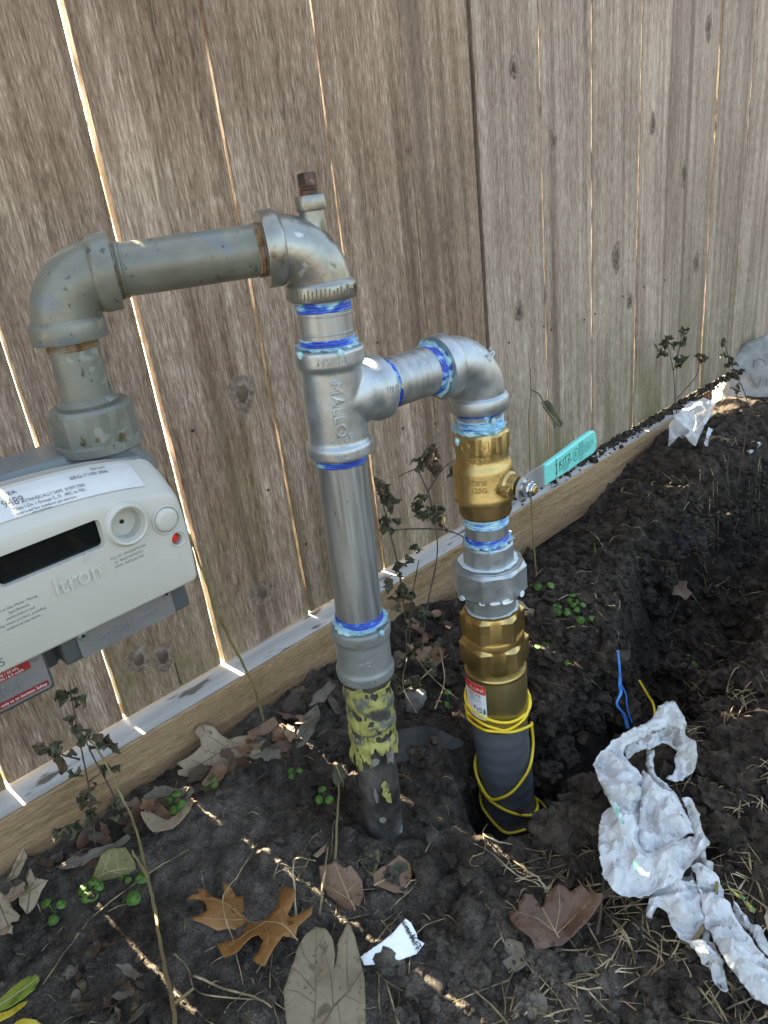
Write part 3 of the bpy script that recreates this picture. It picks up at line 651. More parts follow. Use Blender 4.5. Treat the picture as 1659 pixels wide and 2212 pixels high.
lett('c', .006, cyl_map(RA(.4265), RAX, Vector((-.78, -.62, 0)), .0236), .0005, MT['galv'], tee)
lett('US', .005, cyl_map(RA(.4265), RAX, Vector((-.68, -.73, 0)), .0236), .0005, MT['galv'], tee)
f_ = cyl_map(RA(.4268), RAX, Vector((-.50, -.86, 0)), .0236)
m_.sweep([f_(Vector((.0050 * math.cos(t), .0050 * math.sin(t), .0003))) for t in [k * math.pi / 10 for k in range(21)]], .0005, 5)
lett('UL', .0055, f_, .0005, MT['galv'], tee)
lett('C', .005, cyl_map(RA(.4290), RAX, Vector((-.28, -.96, 0)), .0236), .0005, MT['galv'], tee)
lett('NSF61-L', .0070, cyl_map(RA(.4866), RAX, Vector((-.56, -.83, 0)), .0266), .0005, MT['galv'], tee)
lett('SP 2', .0062, cyl_map(RA(.4142), RAX, Vector((-.60, -.80, 0)), .0266), .0005, MT['galv'], tee)
lett('1/2 IN', .0062, cyl_map(TC + bd * .0392, bd, Vector((-.25, -.9, .1)), .0262, rot=math.pi / 2), .0004, MT['galv'], tee)
m_.build('raised_ring', MT['galv'], tee)
# branch nipple and its elbow
m_ = MB(); rv = .0203; m_.lathe(TC, bd, [(.042, rv), (BL - .046, rv)], 48, u=UP); n2 = m_.build('pipe_nipple', MT['steel'], pw); n2['label'] = 'bright steel branch nipple with blue sealed ends'
rings(TC, bd, .0445, .0515, rv + .0001, .0019, .0006, MT['blue'], 'blue_sealant', n2, rough=.0007, seed=12, u=UP)
rings(TC, bd, BL - .0585, BL - .0482, rv + .0001, .0019, .0007, MT['blue'], 'blue_sealant', n2, rough=.0009, seed=14, u=UP)
paste(TC, bd, .0475, .0440, .0200, .0222, 15, parent=n2, u=UP)
paste(TC, bd, BL - .0520, BL - .0478, .0200, .0230, 16, parent=n2, u=UP, amp=.003)
for t_ in (.0545, .0565, BL - .0605):
    m_ = MB(); m_.lathe(TC, bd, [(t_, rv), (t_ + .0003, rv + .0003), (t_ + .0010, rv + .0003), (t_ + .0013, rv)], 48, u=UP); m_.build('turned_groove', MT['steel'], n2)
EC = Vector((VC.x, VC.y, ZT_))
ev = elbow(EC, -bd, -UP, .0480, .0238, .0272, .0125, MT['galv'], 'pipe_elbow', .019); ev['label'] = 'galvanized elbow turning down into the brass valve'
m_ = MB(); eu = (Vector((-.45, -.89, 0))).normalized(); er_ = eu.cross(UP) * -1
fo = EC + eu * .0243 + Vector((.005, 0, .003)); ex_ = UP.cross(eu) ; 
for a, b in [((-.004, -.004), (.002, .0045)), ((-.0005, -.005), (.004, .002)), ((-.004, .001), (.004, .003)), ((-.001, .005), (.001, .007))]:
    m_.sweep([fo + ex_ * a[0] + UP * a[1], fo + ex_ * b[0] + UP * b[1] + eu * -.0004], .0008, 5)
m_.build('casting_mark', MT['galv'], ev)
# stub nipple down into the valve
m_ = MB(); m_.lathe(VC, UP, [(.378, .0206), (.408, .0206)], 48); n3 = m_.build('pipe_nipple', MT['steel'], pw); n3['label'] = 'short nipple smeared with blue paste above the valve'
rings(VC, UP, .3995, .4045, .0208, .0019, .0006, MT['blue'], 'blue_sealant', n3, rough=.0008, seed=21)
rings(VC, UP, .3835, .3965, .0208, .0026, .0010, MT['thread'], 'pasted_thread', n3, rough=.0008, seed=22)
paste(VC, UP, .3885, .3815, .0204, .0240, 23, parent=n3, amp=.004)
# long riser pipe, coupling, old buried pipe
m_ = MB(); m_.lathe(O, RAX, [(ts(.246), .0201), (ts(.412), .0201)], 56); n4 = m_.build('riser_pipe', MT['steel'], pw); n4['label'] = 'long bright steel riser pipe'
rings(O, RAX, ts(.4020), ts(.4100), .0202, .0019, .0006, MT['blue'], 'blue_sealant', n4, rough=.0007, seed=31)
rings(O, RAX, ts(.2520), ts(.2625), .0202, .0022, .0007, MT['blue'], 'blue_sealant', n4, rough=.0004, seed=32)
paste(O, RAX, ts(.2560), ts(.2505), .0200, .0240, 33, parent=n4, amp=.003)
m_ = MB(); m_.lathe(O, RAX, [(ts(.1985), .0195), (ts(.1985), .0252), (ts(.2000), .0262), (ts(.2080), .0264), (ts(.2100), .0250), (ts(.2120), .0245), (ts(.2380), .0245), (ts(.2400), .0252), (ts(.2415), .0264), (ts(.2505), .0264), (ts(.2520), .0254), (ts(.2520), .0195)], 56)
cp = m_.build('pipe_coupling', MT['greypaint'], pw, remesh=.0011); cp['label'] = 'grey coupling joining new riser to old pipe'
m_ = MB()
lett('MALLO', .006, cyl_map(RA(.2458), RAX, Vector((-.50, -.86, 0)), .0264), .0004, MT['greypaint'], cp)
lett('CHINA', .006, cyl_map(RA(.2040), RAX, Vector((-.60, -.80, 0)), .0264), .0004, MT['greypaint'], cp)
f_ = cyl_map(RA(.2250), RAX, Vector((-.62, -.78, 0)), .0245)
for a, b in [((-.006, -.002), (.006, .001)), ((-.002, -.005), (.001, .005)), ((-.005, .003), (-.001, .003)), ((.002, -.003), (.005, -.003))]:
    m_.sweep([f_(Vector((a[0], a[1], .0002))), f_(Vector((b[0], b[1], .0002)))], .0008, 5)
m_.build('casting_mark', MT['greypaint'], cp)
op_prof = []
for k in range(60):
    z = -.06 + (.2 + .06) * k / 59; op_prof.append((ts(z), .0196 + (.0012 if z > .13 else 0) + .0010 * float(vnoise(z * 45, 3.3, 9))))
def oprf(th, t, rr): return rr + .0012 * float(vnoise(math.cos(th) * 3 + t * 30, math.sin(th) * 3 + t * 55, 19))
m_ = MB(); m_.lathe(O, RAX, op_prof, 56, rf=oprf); op = m_.build('old_pipe', MT['oldpipe'], pw, smooth=60); op['label'] = 'old tar-coated pipe with flaking yellow paint going into the soil'
rings(O, RAX, ts(.190), ts(.1990), .0200, .002, .0008, MT['rust'], 'rusty_thread', op, rough=.0008, seed=41)
# flaking yellow paint: a peeling sleeve with a ragged lower hem
m_ = MB(); segs = 150; rows = 34; vs = []; fs = []
for i in range(rows + 1):
    for k in range(segs):
        th = 2 * math.pi * k / segs
        hem = .114 + .026 * float(vnoise(th * 1.3 + 3, 1.5, 6)) * 2 + .010 * float(vnoise(th * 5, 4.5, 7)) * 2 + .005 * float(vnoise(th * 21, 2.5, 3)) * 2
        topz = .1935 + .006 * float(vnoise(th * 3.1, 9.5, 6)) * 2
        z = topz + (hem - topz) * i / rows
        bulge = .0216 + .0016 * float(vnoise(th * 2.5 + z * 60, z * 70, 8)) + .0010 * math.sin(z * 260 + th) + .0012 * float(vnoise(th * 9, z * 160, 2)) + (.0025 * max(0, (i - rows + 4) / 4) * abs(float(vnoise(th * 5, 8.8, 3))) * 2)
        vs.append(RA(z) + (FC.normalized() * math.cos(th) + UP.cross(FC.normalized()) * math.sin(th)) * bulge)
skip = set()
for i in range(rows):
    for k in range(segs):
        if i > 3 and float(vnoise(k * .12, i * .24, 77)) + .35 * float(vnoise(k * .5, i * .6, 31)) > .40: continue
        fs.append((i * segs + k, (i + 1) * segs + k, (i + 1) * segs + (k + 1) % segs, i * segs + (k + 1) % segs))
m_.add(vs, fs); m_.build('peeling_paint', MT['yellowpaint'], op, smooth=50, solid=.0006)
m_ = MB(); f_ = cyl_map(RA(.06), RAX, Vector((-.55, -.83, 0)), .0206)
for (x, y, w, h) in [(.004, .018, .004, .016), (.006, .004, .003, .012), (-.018, .05, .003, .02)]:
    f2 = []
    for q in range(12):
        t = 2 * math.pi * q / 12; rr = 1 + .4 * random.uniform(-1, 1); f2.append(f_(Vector((x + w * rr * math.cos(t), y + h * .5 * rr * math.sin(t), .0006))))
    MB().add(f2, [tuple(range(12))]).build('paint_flake', MT['yellowpaint'], op, smooth=0, solid=.0008)
m_ = MB()
for (x, y, w, h) in [(-.004, .052, .006, .009), (.013, .06, .006, .030), (-.002, -.02, .003, .008), (-.006, .012, .002, .018)]:
    f2 = []
    for q in range(14):
        t = 2 * math.pi * q / 14; rr = 1 + .3 * random.uniform(-1, 1); f2.append(f_(Vector((x + w * rr * math.cos(t), y + h * .5 * rr * math.sin(t), .0004))))
    MB().add(f2, [tuple(range(14))]).build('whitish_stain', MT['stone2'], op, smooth=0, solid=.0006)

# nipple below the valve and the union
m_ = MB(); m_.lathe(VC, UP, [(.262, .0209), (.308, .0209)], 52); n5 = m_.build('pipe_nipple', MT['steel'], pw); n5['label'] = 'short steel nipple between valve and union'
rings(VC, UP, .2895, .3015, .0210, .0024, .0008, MT['thread'], 'pasted_thread', n5, rough=.0004, seed=51)
rings(VC, UP, .2690, .2790, .0210, .0024, .0008, MT['blue'], 'blue_sealant', n5, rough=.0005, seed=52)
paste(VC, UP, .2735, .2690, .0207, .0238, 53, parent=n5, amp=.003)
u1 = nut(VC, UP, .2495, .2700, 10, .0244, MT['galv'], 'union_tailpiece', pw, ph=0, ch=.08, rin=.0205)
u2 = nut(VC, UP, .2165, .2475, 8, .0345, MT['galv'], 'union_nut', pw, ph=.22, ch=.10, rin=.024); u2['label'] = 'large eight-sided galvanized union nut'
m_ = MB(); m_.lathe(VC, UP, [(.2470, .0315), (.2482, .0312), (.2488, .0290), (.2488, .0240)], 56); m_.build('union_shoulder', MT['galv'], u2)
paste(VC, UP, .2500, .2480, .0236, .0292, 55, MT['foam'], 'soap_foam', u2, amp=.0015)
m_ = MB()
for th, w, h in [(.45, .012, .0025), (-.25, .006, .002), (-.95, .010, .003), (1.0, .007, .003), (.1, .01, .0015)]:
    f_ = cyl_map(VC + UP * .2195, UP, FC, .0348); vs = []
    for q in range(14):
        t = 2 * math.pi * q / 14; vs.append(f_(Vector((th * .0348 + w * .5 * math.cos(t), h * math.sin(t), .0004 + .0004))))
    MB().add(vs, [tuple(range(14))]).build('dried_foam', MT['foam'], u2, smooth=0, solid=.0012)
u3 = nut(VC, UP, .1965, .2168, 10, .0248, MT['greypaint'], 'union_tailpiece', pw, ph=.1, ch=.12, rin=.0205)
m_ = MB(); m_.lathe(VC, UP, [(.190, .0200), (.200, .0200)], 48); n6 = m_.build('pipe_nipple', MT['steel'], pw)
rings(VC, UP, .1935, .1975, .0205, .002, .0006, MT['blue'], 'blue_sealant', n6, rough=.0006, seed=57)

# ------------------------------------------------------------------ ball valve
SN = Vector((.03, -1, 0)).normalized(); HD = Vector((1, .03, .0)).normalized()
ZV = .335
bv = thing('ball_valve', (VC.x, VC.y, .30), 'brass ball valve with teal lever handle below the galvanized elbow', 'valve')
hx = polyg(8, .0248, .2)
m_ = MB()
prof = [(.3840, .0212), (.3846, .0238), (.3822, .0275), (.3680, .0275), (.3668, .0250), (.3600, .0242), (.3560, .0246), (.3530, .0262), (.3500, .0275), (.3470, .0280), (.3250, .0281), (.3235, .0288), (.3180, .0290), (.3166, .0284), (.3160, .0240)]
prof = prof[::-1]
m_.lathe(VC, UP, prof, 96, rf=lambda th, t, r: min(r, hx(th)) if t > .3675 and r > .022 else r)
m_.lathe(VC + UP * ZV, SN, [(.020, .0135), (.0300, .0125), (.0320, .0105), (.0400, .0095), (.0402, .0070)], 32, u=UP)
vb = m_.build('valve_body', MT['brassc'], bv, smooth=28)
m_ = MB(); hx2 = polyg(12, .0246, 0)
m_.lathe(VC, UP, [(.3005, .0212), (.3005, .0238), (.3025, .0252), (.3162, .0252)], 96, rf=lambda th, t, r: min(r, hx2(th)) if r > .022 else r)
vc_ = m_.build('valve_cap', MT['brassdark'], bv, smooth=16); vc_['label'] = 'dark brass end cap under the valve body'
m_ = MB(); vu = Vector((-.80, -.60, 0))
f_ = cyl_map(VC + UP * .3745, UP, Vector((-.74, -.67, 0)), .0249); lett('G', .0070, f_, .0004, MT['brassc'], vb)
sq = [(-.0055, -.0052), (.0055, -.0052), (.0055, .0052), (-.0055, .0052), (-.0055, -.0052)]
m_.sweep([f_(Vector((a, b, .0002))) for a, b in sq], .0004, 5)
f_ = cyl_map(VC + UP * .3750, UP, Vector((-.995, -.10, 0)), .0252); m_.sweep([f_(Vector((.0042 * math.cos(t), .0042 * math.sin(t), .0002))) for t in [k * math.pi / 8 for k in range(17)]], .0004, 5)
lett('U', .0045, f_, .0003, MT['brassc'], vb)
lett('CT5', .0068, cyl_map(VC + UP * .3612, UP, Vector((-.95, -.32, 0)), .0245), .0004, MT['brassc'], vb); lett('5G', .0068, cyl_map(VC + UP * .3612, UP, Vector((-.69, -.725, 0)), .0245), .0004, MT['brassc'], vb)
f_ = cyl_map(VC + UP * .3612, UP, Vector((-.84, -.55, 0)), .0245); m_.sweep([f_(Vector((.0030 * math.cos(t), .0030 * math.sin(t), .0002))) for t in [k * math.pi / 8 for k in range(17)]], .0003, 4)
lett('1/2PSI', .0068, cyl_map(VC + UP * .3420, UP, Vector((-.88, -.47, 0)), .0281), .0004, MT['brassc'], vb); lett('125G', .0068, cyl_map(VC + UP * .3345, UP, Vector((-.86, -.51, 0)), .0281), .0004, MT['brassc'], vb)
m_.build('raised_mark', MT['brassc'], vb)
SO = VC + UP * ZV
m_ = MB(); so2 = SO + SN * .0400 - HD * .011
m_.lathe(SO + SN * .030 - HD * .0115 - UP * .002, SN, [(0, .0052), (.0075, .0052), (.0085, .0045)], 6, u=UP); m_.build('stop_lug', MT['brassc'], bv, smooth=20)
# lever: a cranked flat bar with a vinyl sleeve
EYv = HD.cross(SN); EYv = EYv if EYv.z > 0 else -EYv
def lev(t, v, o):  # t along, v across, o outwards
    k = sstep(.012, .030, np.array(t)) ; return SO + SN * (.0425 + o + .000 * float(k)) + HD * t + EYv * (v + .004 * float(sstep(.030, .12, np.array(t))))
def bar(name, mt_, outline, th, o0, parent, bev=0.0):
    m_ = MB(); n = len(outline); cx = sum(a for a, b in outline) / n; cy = sum(b for a, b in outline) / n
    lay = [(o0, 1 if not bev else None), (o0 + th, None)]
    vs = []; fs = []
    secs = [(o0, bev), (o0 + bev * .9, 0), (o0 + th - bev * .9, 0), (o0 + th, bev)] if bev else [(o0, 0), (o0 + th, 0)]
    for o, ins in secs:
        for i, (a, b) in enumerate(outline):
            a0, b0 = outline[i - 1]; a1, b1 = outline[(i + 1) % n]; dx, dy = a1 - a0, b1 - b0; l = math.hypot(dx, dy) or 1
            vs.append(lev(a - dy / l * ins, b + dx / l * ins, o))
    S = len(secs)
    for s in range(S - 1):
        for i in range(n):
            j = (i + 1) % n; fs.append((s * n + i, s * n + j, (s + 1) * n + j, (s + 1) * n + i))
    tri = delaunay_2d_cdt([Vector((a, b)) for a, b in outline], [(i, (i + 1) % n) for i in range(n)], [], 1, 1e-7)[2]
    for t in tri:
        fs.append(tuple(t)); fs.append(tuple((S - 1) * n + i for i in reversed(t)))
    m_.add(vs, fs); bm = None
    o = m_.build(name, mt_, parent, smooth=35)
    bm = bmesh.new(); bm.from_mesh(o.data); bmesh.ops.recalc_face_normals(bm, faces=bm.faces); bm.to_mesh(o.data); bm.free(); return o
plate = [(-.010, -.006), (-.006, -.011), (.004, -.0115), (.018, -.0100), (.046, -.0095), (.046, .0095), (.016, .0105), (.004, .0085), (.001, .0100), (-.004, .008), (-.009, .003)]
lv = bar('lever', MT['zinc'], plate, .0028, 0.0, bv); lv['label'] = 'bare metal root of the lever'
slv = [(.033, -.0102), (.050, -.0108), (.070, -.0118), (.118, -.0122), (.1225, -.0110), (.1255, -.0080), (.1265, -.003), (.1265, .004), (.1250, .0085), (.1215, .0118), (.1170, .0128), (.095, .0124), (.060, .0112), (.045, .0108), (.033, .0102)]
def dens(pl, k=4):
    out = []
    for i in range(len(pl)):
        a = pl[i]; b = pl[(i + 1) % len(pl)]
        for q in range(k): out.append((a[0] + (b[0] - a[0]) * q / k, a[1] + (b[1] - a[1]) * q / k))
    return out
hs_ = bar('grip', MT['teal'], dens(slv), .0062, -.0016, bv, bev=.0017); hs_['label'] = 'teal vinyl grip printed in black'
m_ = MB(); OF = .0046 + .00025
def levmap(t0, v0, rot):
    c, s_ = math.cos(rot), math.sin(rot); return lambda v: lev(t0 + v.x * c - v.y * s_, v0 + v.x * s_ + v.y * c, OF + v.z)
put_text(m_, 'KITZ', .0098, levmap(.0655, .0022, 0.06), 0, 1.0)
put_text(m_, 'No.AKSZW 1/2 INCH', .0022, levmap(.0655, -.0040, 0.06)); put_text(m_, '150SWP', .0026, levmap(.0670, -.0068, 0.06))
def seg2(a, b, w): 
    (x0, y0), (x1, y1) = a, b; dx, dy = x1 - x0, y1 - y0; l = math.hypot(dx, dy); nx, ny = -dy / l * w / 2, dx / l * w / 2
    m_.add([lev(x0 + nx, y0 + ny, OF), lev(x1 + nx, y1 + ny, OF), lev(x1 - nx, y1 - ny, OF), lev(x0 - nx, y0 - ny, OF)], [(0, 1, 2, 3)])
seg2((.053, -.0028), (.078, -.0015), .0005); seg2((.0505, -.0050), (.0505, .0050), .0011)
for s_ in (-1, 1): m_.add([lev(.0505, s_ * .0068, OF), lev(.0490, s_ * .0035, OF), lev(.0520, s_ * .0035, OF)], [(0, 1, 2)])
put_text(m_, 'S', .0042, levmap(.0505, -.0084, math.pi / 2)); put_text(m_, 'O', .0042, levmap(.0505, .0084, math.pi / 2))
put_text(m_, 'NSF', .0042, levmap(.0850, .0008, math.pi / 2))
pr = None
for k in range(20):
    t0, t1 = k * math.pi / 10, (k + 1) * math.pi / 10
    seg2((.0850 + .0048 * math.cos(t0), .0008 + .0062 * math.sin(t0)), (.0850 + .0048 * math.cos(t1), .0008 + .0062 * math.sin(t1)), .0006)
for a, b in [((.0920, -.0080), (.0975, -.0080)), ((.0975, -.0080), (.0975, .0090)), ((.0975, .0090), (.0920, .0090)), ((.0920, .0090), (.0920, -.0080))]: seg2(a, b, .0005)
put_text(m_, 'CERTIFIED', .0030, levmap(.0947, .0005, math.pi / 2))
for i, tx in enumerate(('CSA 3.16', 'CSA 9.1', 'B1.20.14', 'B16.33', 'B16.44')): put_text(m_, tx, .0029, levmap(.1000 + i * .0030, .0008, math.pi / 2))
put_text(m_, 'A32', .0032, levmap(.1160, .0030, math.pi / 2))
m_.build('printing', MT['inkblack'], hs_, smooth=0)
m_ = MB(); ho = lev(.1215, .0010, .0046)
m_.lathe(ho, SN, [(-.0005, .0032), (.0004, .0030), (.0006, .0024), (-.0008, .0012), (-.0012, .0004)], 18, u=UP); m_.build('grip_dimple', MT['teal'], hs_)
sg = SO + SN * .0453
m_ = MB(); m_.lathe(sg, SN, [(0, .0082), (.0012, .0082), (.0014, .0070)], 28, u=UP); m_.build('washer', MT['zincnut'], bv)
nut(sg, SN, .0014, .0080, 6, .0068, MT['zincnut'], 'hex_nut', bv, ch=.12, rin=.0045, segs=60)
m_ = MB(); m_.lathe(sg, SN, [(.0075, .0058), (.0105, .0056), (.0112, .0048), (.0112, .0040)], 28, u=UP); m_.build('lock_collar', MT['zincnut'], bv)
m_ = MB(); m_.lathe(sg, SN, [(.008, .0038), (.0120, .0038), (.0130, .0030), (.0130, .0014), (.0118, .0012), (.0118, .0004)], 24, u=UP); m_.build('valve_stem', MT['brassc'], bv)

# ------------------------------------------------------------------ riser fitting below the union: brass transition, sleeve and plastic casing
fr = thing('transition_riser', (VC.x + .008, VC.y - .004, -.13), 'brass transition fitting on a dark grey plastic riser wrapped with yellow wire', 'riser')
h1 = nut(VC, UP, .1665, .1945, 6, .0290, MT['brassm'], 'hex_nut', fr, ph=.42, ch=.14, rin=.022, bot=False)
paste(VC, UP, .1965, .1945, .0212, .0268, 61, MT['foam'], 'soap_foam', h1, amp=.0012)
m_ = MB(); m_.lathe(VC, UP, [(.1580, .0240), (.1580, .0316), (.1655, .0316), (.1670, .0310), (.1670, .0250)], 60); m_.build('turned_collar', MT['brassm'], fr)
h2 = nut(VC, UP, .1290, .1612, 6, .0318, MT['brassm'], 'hex_nut', fr, ph=.42, ch=.15, rin=.026)
m_ = MB(); m_.lathe(VC, UP, [(.0560, .0300), (.0560, .0318), (.0580, .0323), (.1215, .0323), (.1235, .0319), (.1245, .0306), (.1240, .0290), (.1300, .0286)], 64); sl = m_.build('metal_sleeve', MT['sleeve'], fr)
m_ = MB(); m_.lathe(VC, UP, [(.1195, .0322), (.1205, .0328), (.1228, .0328), (.1242, .0320)], 64); m_.build('bright_rim', MT['brassm'], sl)
cb_ = VC + Vector((.008, -.004, 0)); cpts = []; crad = []
for k in range(90):
    z = .060 - .245 * k / 89; q = (.060 - z) / .245
    cpts.append(VC + (cb_ - VC) * q * 1.2 + UP * z); crad.append(.0306 - .0012 * q + .00035 * math.sin(k * .95))
m_ = MB(); m_.sweep(cpts, crad, 56, ref=FC); cs = m_.build('plastic_casing', MT['casing'], fr, smooth=70); cs['label'] = 'ribbed slate-grey plastic casing going into the hole'
# printed sticker on the sleeve
def patch(name, mt_, cmap, x0, x1, y0, y1, parent, rc=.003, nx=14, off=0.0):
    m_ = MB(); pts = []
    for (cx, cy, a0) in ((x1 - rc, y1 - rc, 0), (x0 + rc, y1 - rc, 90), (x0 + rc, y0 + rc, 180), (x1 - rc, y0 + rc, 270)):
        for k in range(5): pts.append((cx + rc * math.cos(R(a0 + 22.5 * k)), cy + rc * math.sin(R(a0 + 22.5 * k))))
    bnd = dens(pts, 5); pp = [Vector(p) for p in bnd]; nb = len(pp)
    for i in range(1, nx):
        for j in range(1, 5): pp.append(Vector((x0 + (x1 - x0) * i / nx, y0 + (y1 - y0) * j / 5)))
    vs, _, fs, *_r = delaunay_2d_cdt(pp, [(i, (i + 1) % nb) for i in range(nb)], [], 1, 1e-7)
    m_.add([cmap(Vector((v.x, v.y, off))) for v in vs], fs); return m_.build(name, mt_, parent, smooth=60)
su = Vector((-.99, .12, 0)).normalized(); f_ = cyl_map(VC + UP * .095, UP, su, .0323)
st = patch('sticker', MT['tagpaper'], f_, -.018, .0145, -.0215, .0225, fr, off=.0003); st['label'] = 'white sticker with a red band'
patch('red_band', MT['red'], f_, -.0178, .0143, .0115, .0223, st, rc=.002, off=.0006)
m_ = MB(); g_ = lambda x, y: cyl_map(VC + UP * (.095 + y), UP, su, .0323 + .0007)
def tx(s_, size, x, y):
    f0 = cyl_map(VC + UP * (.095 + y), UP, su, .0323); put_text(m_, s_, size, lambda v: f0(Vector((v.x + x, v.y, .0007))))
tx('GAS LINE', .0042, .000, .0085); tx('RISER 1-1/4', .0028, .001, .0050); tx('MAX 100 PSI', .0028, .001, .0015); tx('B13.4', .0030, .008, -.0185)
tx('(S)', .0090, .0075, -.0100); tx('l', .0100, .0125, -.0100)
m_.build('printing', MT['inkblack'], st, smooth=0)
m_ = MB(); f0 = cyl_map(VC + UP * .1115, UP, su, .0323); put_text(m_, 'R-LINE', .0060, lambda v: f0(Vector((v.x + .004, v.y, .0009)))); m_.build('red_band_lettering', MT['inkwhite'], st, smooth=0)

# yellow tracer wire wound round the casing
def wp(deg, z, r=.0345):
    q = (.060 - z) / .245 if z < .06 else 0; c = VC + (cb_ - VC) * q * 1.2; th = R(deg); u = FC.normalized(); w = UP.cross(u)
    return Vector((c.x, c.y, z)) + (u * math.cos(th) + w * math.sin(th)) * r
wire = thing('yellow_wire', (VC.x, VC.y, .0), 'thin yellow insulated wire coiled around the grey plastic riser', 'wire')
def wstrand(pts, r=.0342): MB().sweep(smoothpath([wp(a, z, r + .0008 * math.sin(a * .05 + z * 90)) for a, z in pts], 7), .00165, 8).build('wire_strand', MT['yellow'], wire, smooth=60)
wstrand([(-175, .082), (-130, .086), (-90, .0855), (-59, .080), (-11, .0766), (25, .0735), (72, .071), (100, .079), (140, .082), (180, .080), (225, .074), (270, .067), (325, .070), (352, .0665), (374, .0635), (410, .070), (450, .076), (490, .080), (540, .074), (600, .062), (635, .057), (688, .063), (714, .0625), (747, .0585), (790, .050), (806, .046), (812, .037), (806, .0135), (770, -.001), (736, -.0205), (710, -.031), (683, -.039), (653, -.025), (630, -.015), (600, -.010)])
wstrand([(-95, -.012), (-75, -.026), (-62, -.035), (-35, -.043), (2, -.054), (43, -.069), (75, -.074), (110, -.078), (150, -.080)], .0328)
wstrand([(-110, -.058), (-75, -.066), (-50, -.073), (-17, -.087), (9, -.0875), (44, -.085), (80, -.080), (105, -.078)], .0325)
W4 = [wp(88, -.068, .033), wp(92, -.078, .038), wp(94, -.092, .044), wp(95, -.10, .046)]
MB().sweep(smoothpath(W4, 6), .0013, 8).build('wire_strand', MT['yellow'], wire, smooth=60)

# ================================================================== GAS METER
gm = thing('gas_meter', (.085, .51, .335), 'beige-fronted gas meter with dark display hanging below the grey pipe elbow', 'gas meter')
YF_ = .430
def cover_outline(dtop, ins):
    """front outline x,z; dtop lifts the arched top, ins shrinks it"""
    pts = []
    xl, xr, zb = -.045 + ins, .2035 - ins, .3635 + ins
    def top(x):
        q = (x - .08) / .125; return .4445 - .0105 * q * q * (1 if q > 0 else 1) - .006 * max(0, q) ** 6 + dtop - ins
    for k in range(7): pts.append((xl + .006 + (xr - .004 - xl - .006) * k / 6, zb))
    for k in range(1, 5): a = R(-90 + 22.5 * k); pts.append((xr - .004 + .004 * math.cos(a), zb + .004 + .004 * math.sin(a)))
    zt = top(xr - .012)
    for k in range(1, 6): pts.append((xr + .0012 * math.sin(math.pi * k / 6), zb + .004 + (zt - .011 - zb - .004) * k / 6))
    for k in range(0, 6): a = R(18 * k); pts.append((xr - .012 + .012 * math.cos(a), zt - .011 + .011 * math.sin(a)))
    for k in range(1, 22): x = xr - .012 + (xl + .012 - xr + .012) * k / 22; pts.append((x, top(x)))
    zt2 = top(xl + .012)
    for k in range(0, 6): a = R(90 + 18 * k); pts.append((xl + .012 + .012 * math.cos(a), zt2 - .011 + .011 * math.sin(a)))
    pts.append((xl, zb + .006)); return pts
secs = [(YF_, 0.0, .0028), (YF_ + .0008, 0.0, .0012), (YF_ + .0028, 0.0004, 0.0), (YF_ + .0085, .0045, -.0006), (YF_ + .020, .0125, -.0010), (YF_ + .030, .0165, -.0012), (YF_ + .0325, .0165, .0005), (YF_ + .048, .0165, .0010)]
m_ = MB(); vs = []; fs = []; outl = [cover_outline(d, i) for _, d, i in secs]; n = len(outl[0])
for (y, d, i), ol in zip(secs, outl):
    for a, b in ol: vs.append((a, y, b))
for s in range(len(secs) - 1):
    for i in range(n): j = (i + 1) % n; fs.append((s * n + i, s * n + j, (s + 1) * n + j, (s + 1) * n + i))
def rrect(x0, x1, z0, z1, rc, sk=0.0, k=6):
    p = []
    for (cx, cz, a0) in ((x1 - rc, z1 - rc, 0), (x0 + rc, z1 - rc, 90), (x0 + rc, z0 + rc, 180), (x1 - rc, z0 + rc, 270)):
        for q in range(k): a = R(a0 + 90 * q / (k - 1)); p.append((cx + rc * math.cos(a), cz + rc * math.sin(a)))
    return p
def circ(cx, cz, r, k=32): return [(cx + r * math.cos(2 * math.pi * q / k), cz + r * math.sin(2 * math.pi * q / k)) for q in range(k)]
RING = (.1648, .4222); BTN = (.1905, .4150); RED = (.1940, .3990)
disp = rrect(.0845, .1490, .4140, .4325, .0030); h1_ = circ(*RING, .0098); h2_ = circ(*RED, .0044)
ol = outl[0]; pts = [Vector(p) for p in ol]; ed = [(i, (i + 1) % n) for i in range(n)]
for h in (disp, h1_, h2_):
    b0 = len(pts); pts += [Vector(p) for p in h]; ed += [(b0 + i, b0 + (i + 1) % len(h)) for i in range(len(h))]
tv, te, tf, *_r = delaunay_2d_cdt(pts, ed, [], 1, 1e-7)
def inside(p, poly):
    c = False; j = len(poly) - 1
    for i in range(len(poly)):
        if (poly[i][1] > p[1]) != (poly[j][1] > p[1]) and p[0] < (poly[j][0] - poly[i][0]) * (p[1] - poly[i][1]) / (poly[j][1] - poly[i][1]) + poly[i][0]: c = not c
        j = i
    return c
base_n = len(vs); vs += [(v.x, YF_, v.y) for v in tv]
for t in tf:
    c = sum((tv[i] for i in t), Vector((0, 0))) / len(t)
    if any(inside(c, h) for h in (disp, h1_, h2_)): continue
    fs.append(tuple(base_n + i for i in t))
for h, dep, sl_ in ((disp, .0040, .0014), (h1_, .0075, .0005), (h2_, .0060, 0.0)):
    b0 = len(vs); k = len(h); cx = sum(p[0] for p in h) / k; cz = sum(p[1] for p in h) / k
    vs += [(a, YF_, b) for a, b in h]
    vs += [(a + (cx - a) / max(1e-6, math.hypot(a - cx, b - cz)) * sl_, YF_ + dep, b + (cz - b) / max(1e-6, math.hypot(a - cx, b - cz)) * sl_) for a, b in h]
    for i in range(k): j = (i + 1) % k; fs.append((b0 + j, b0 + i, b0 + k + i, b0 + k + j))
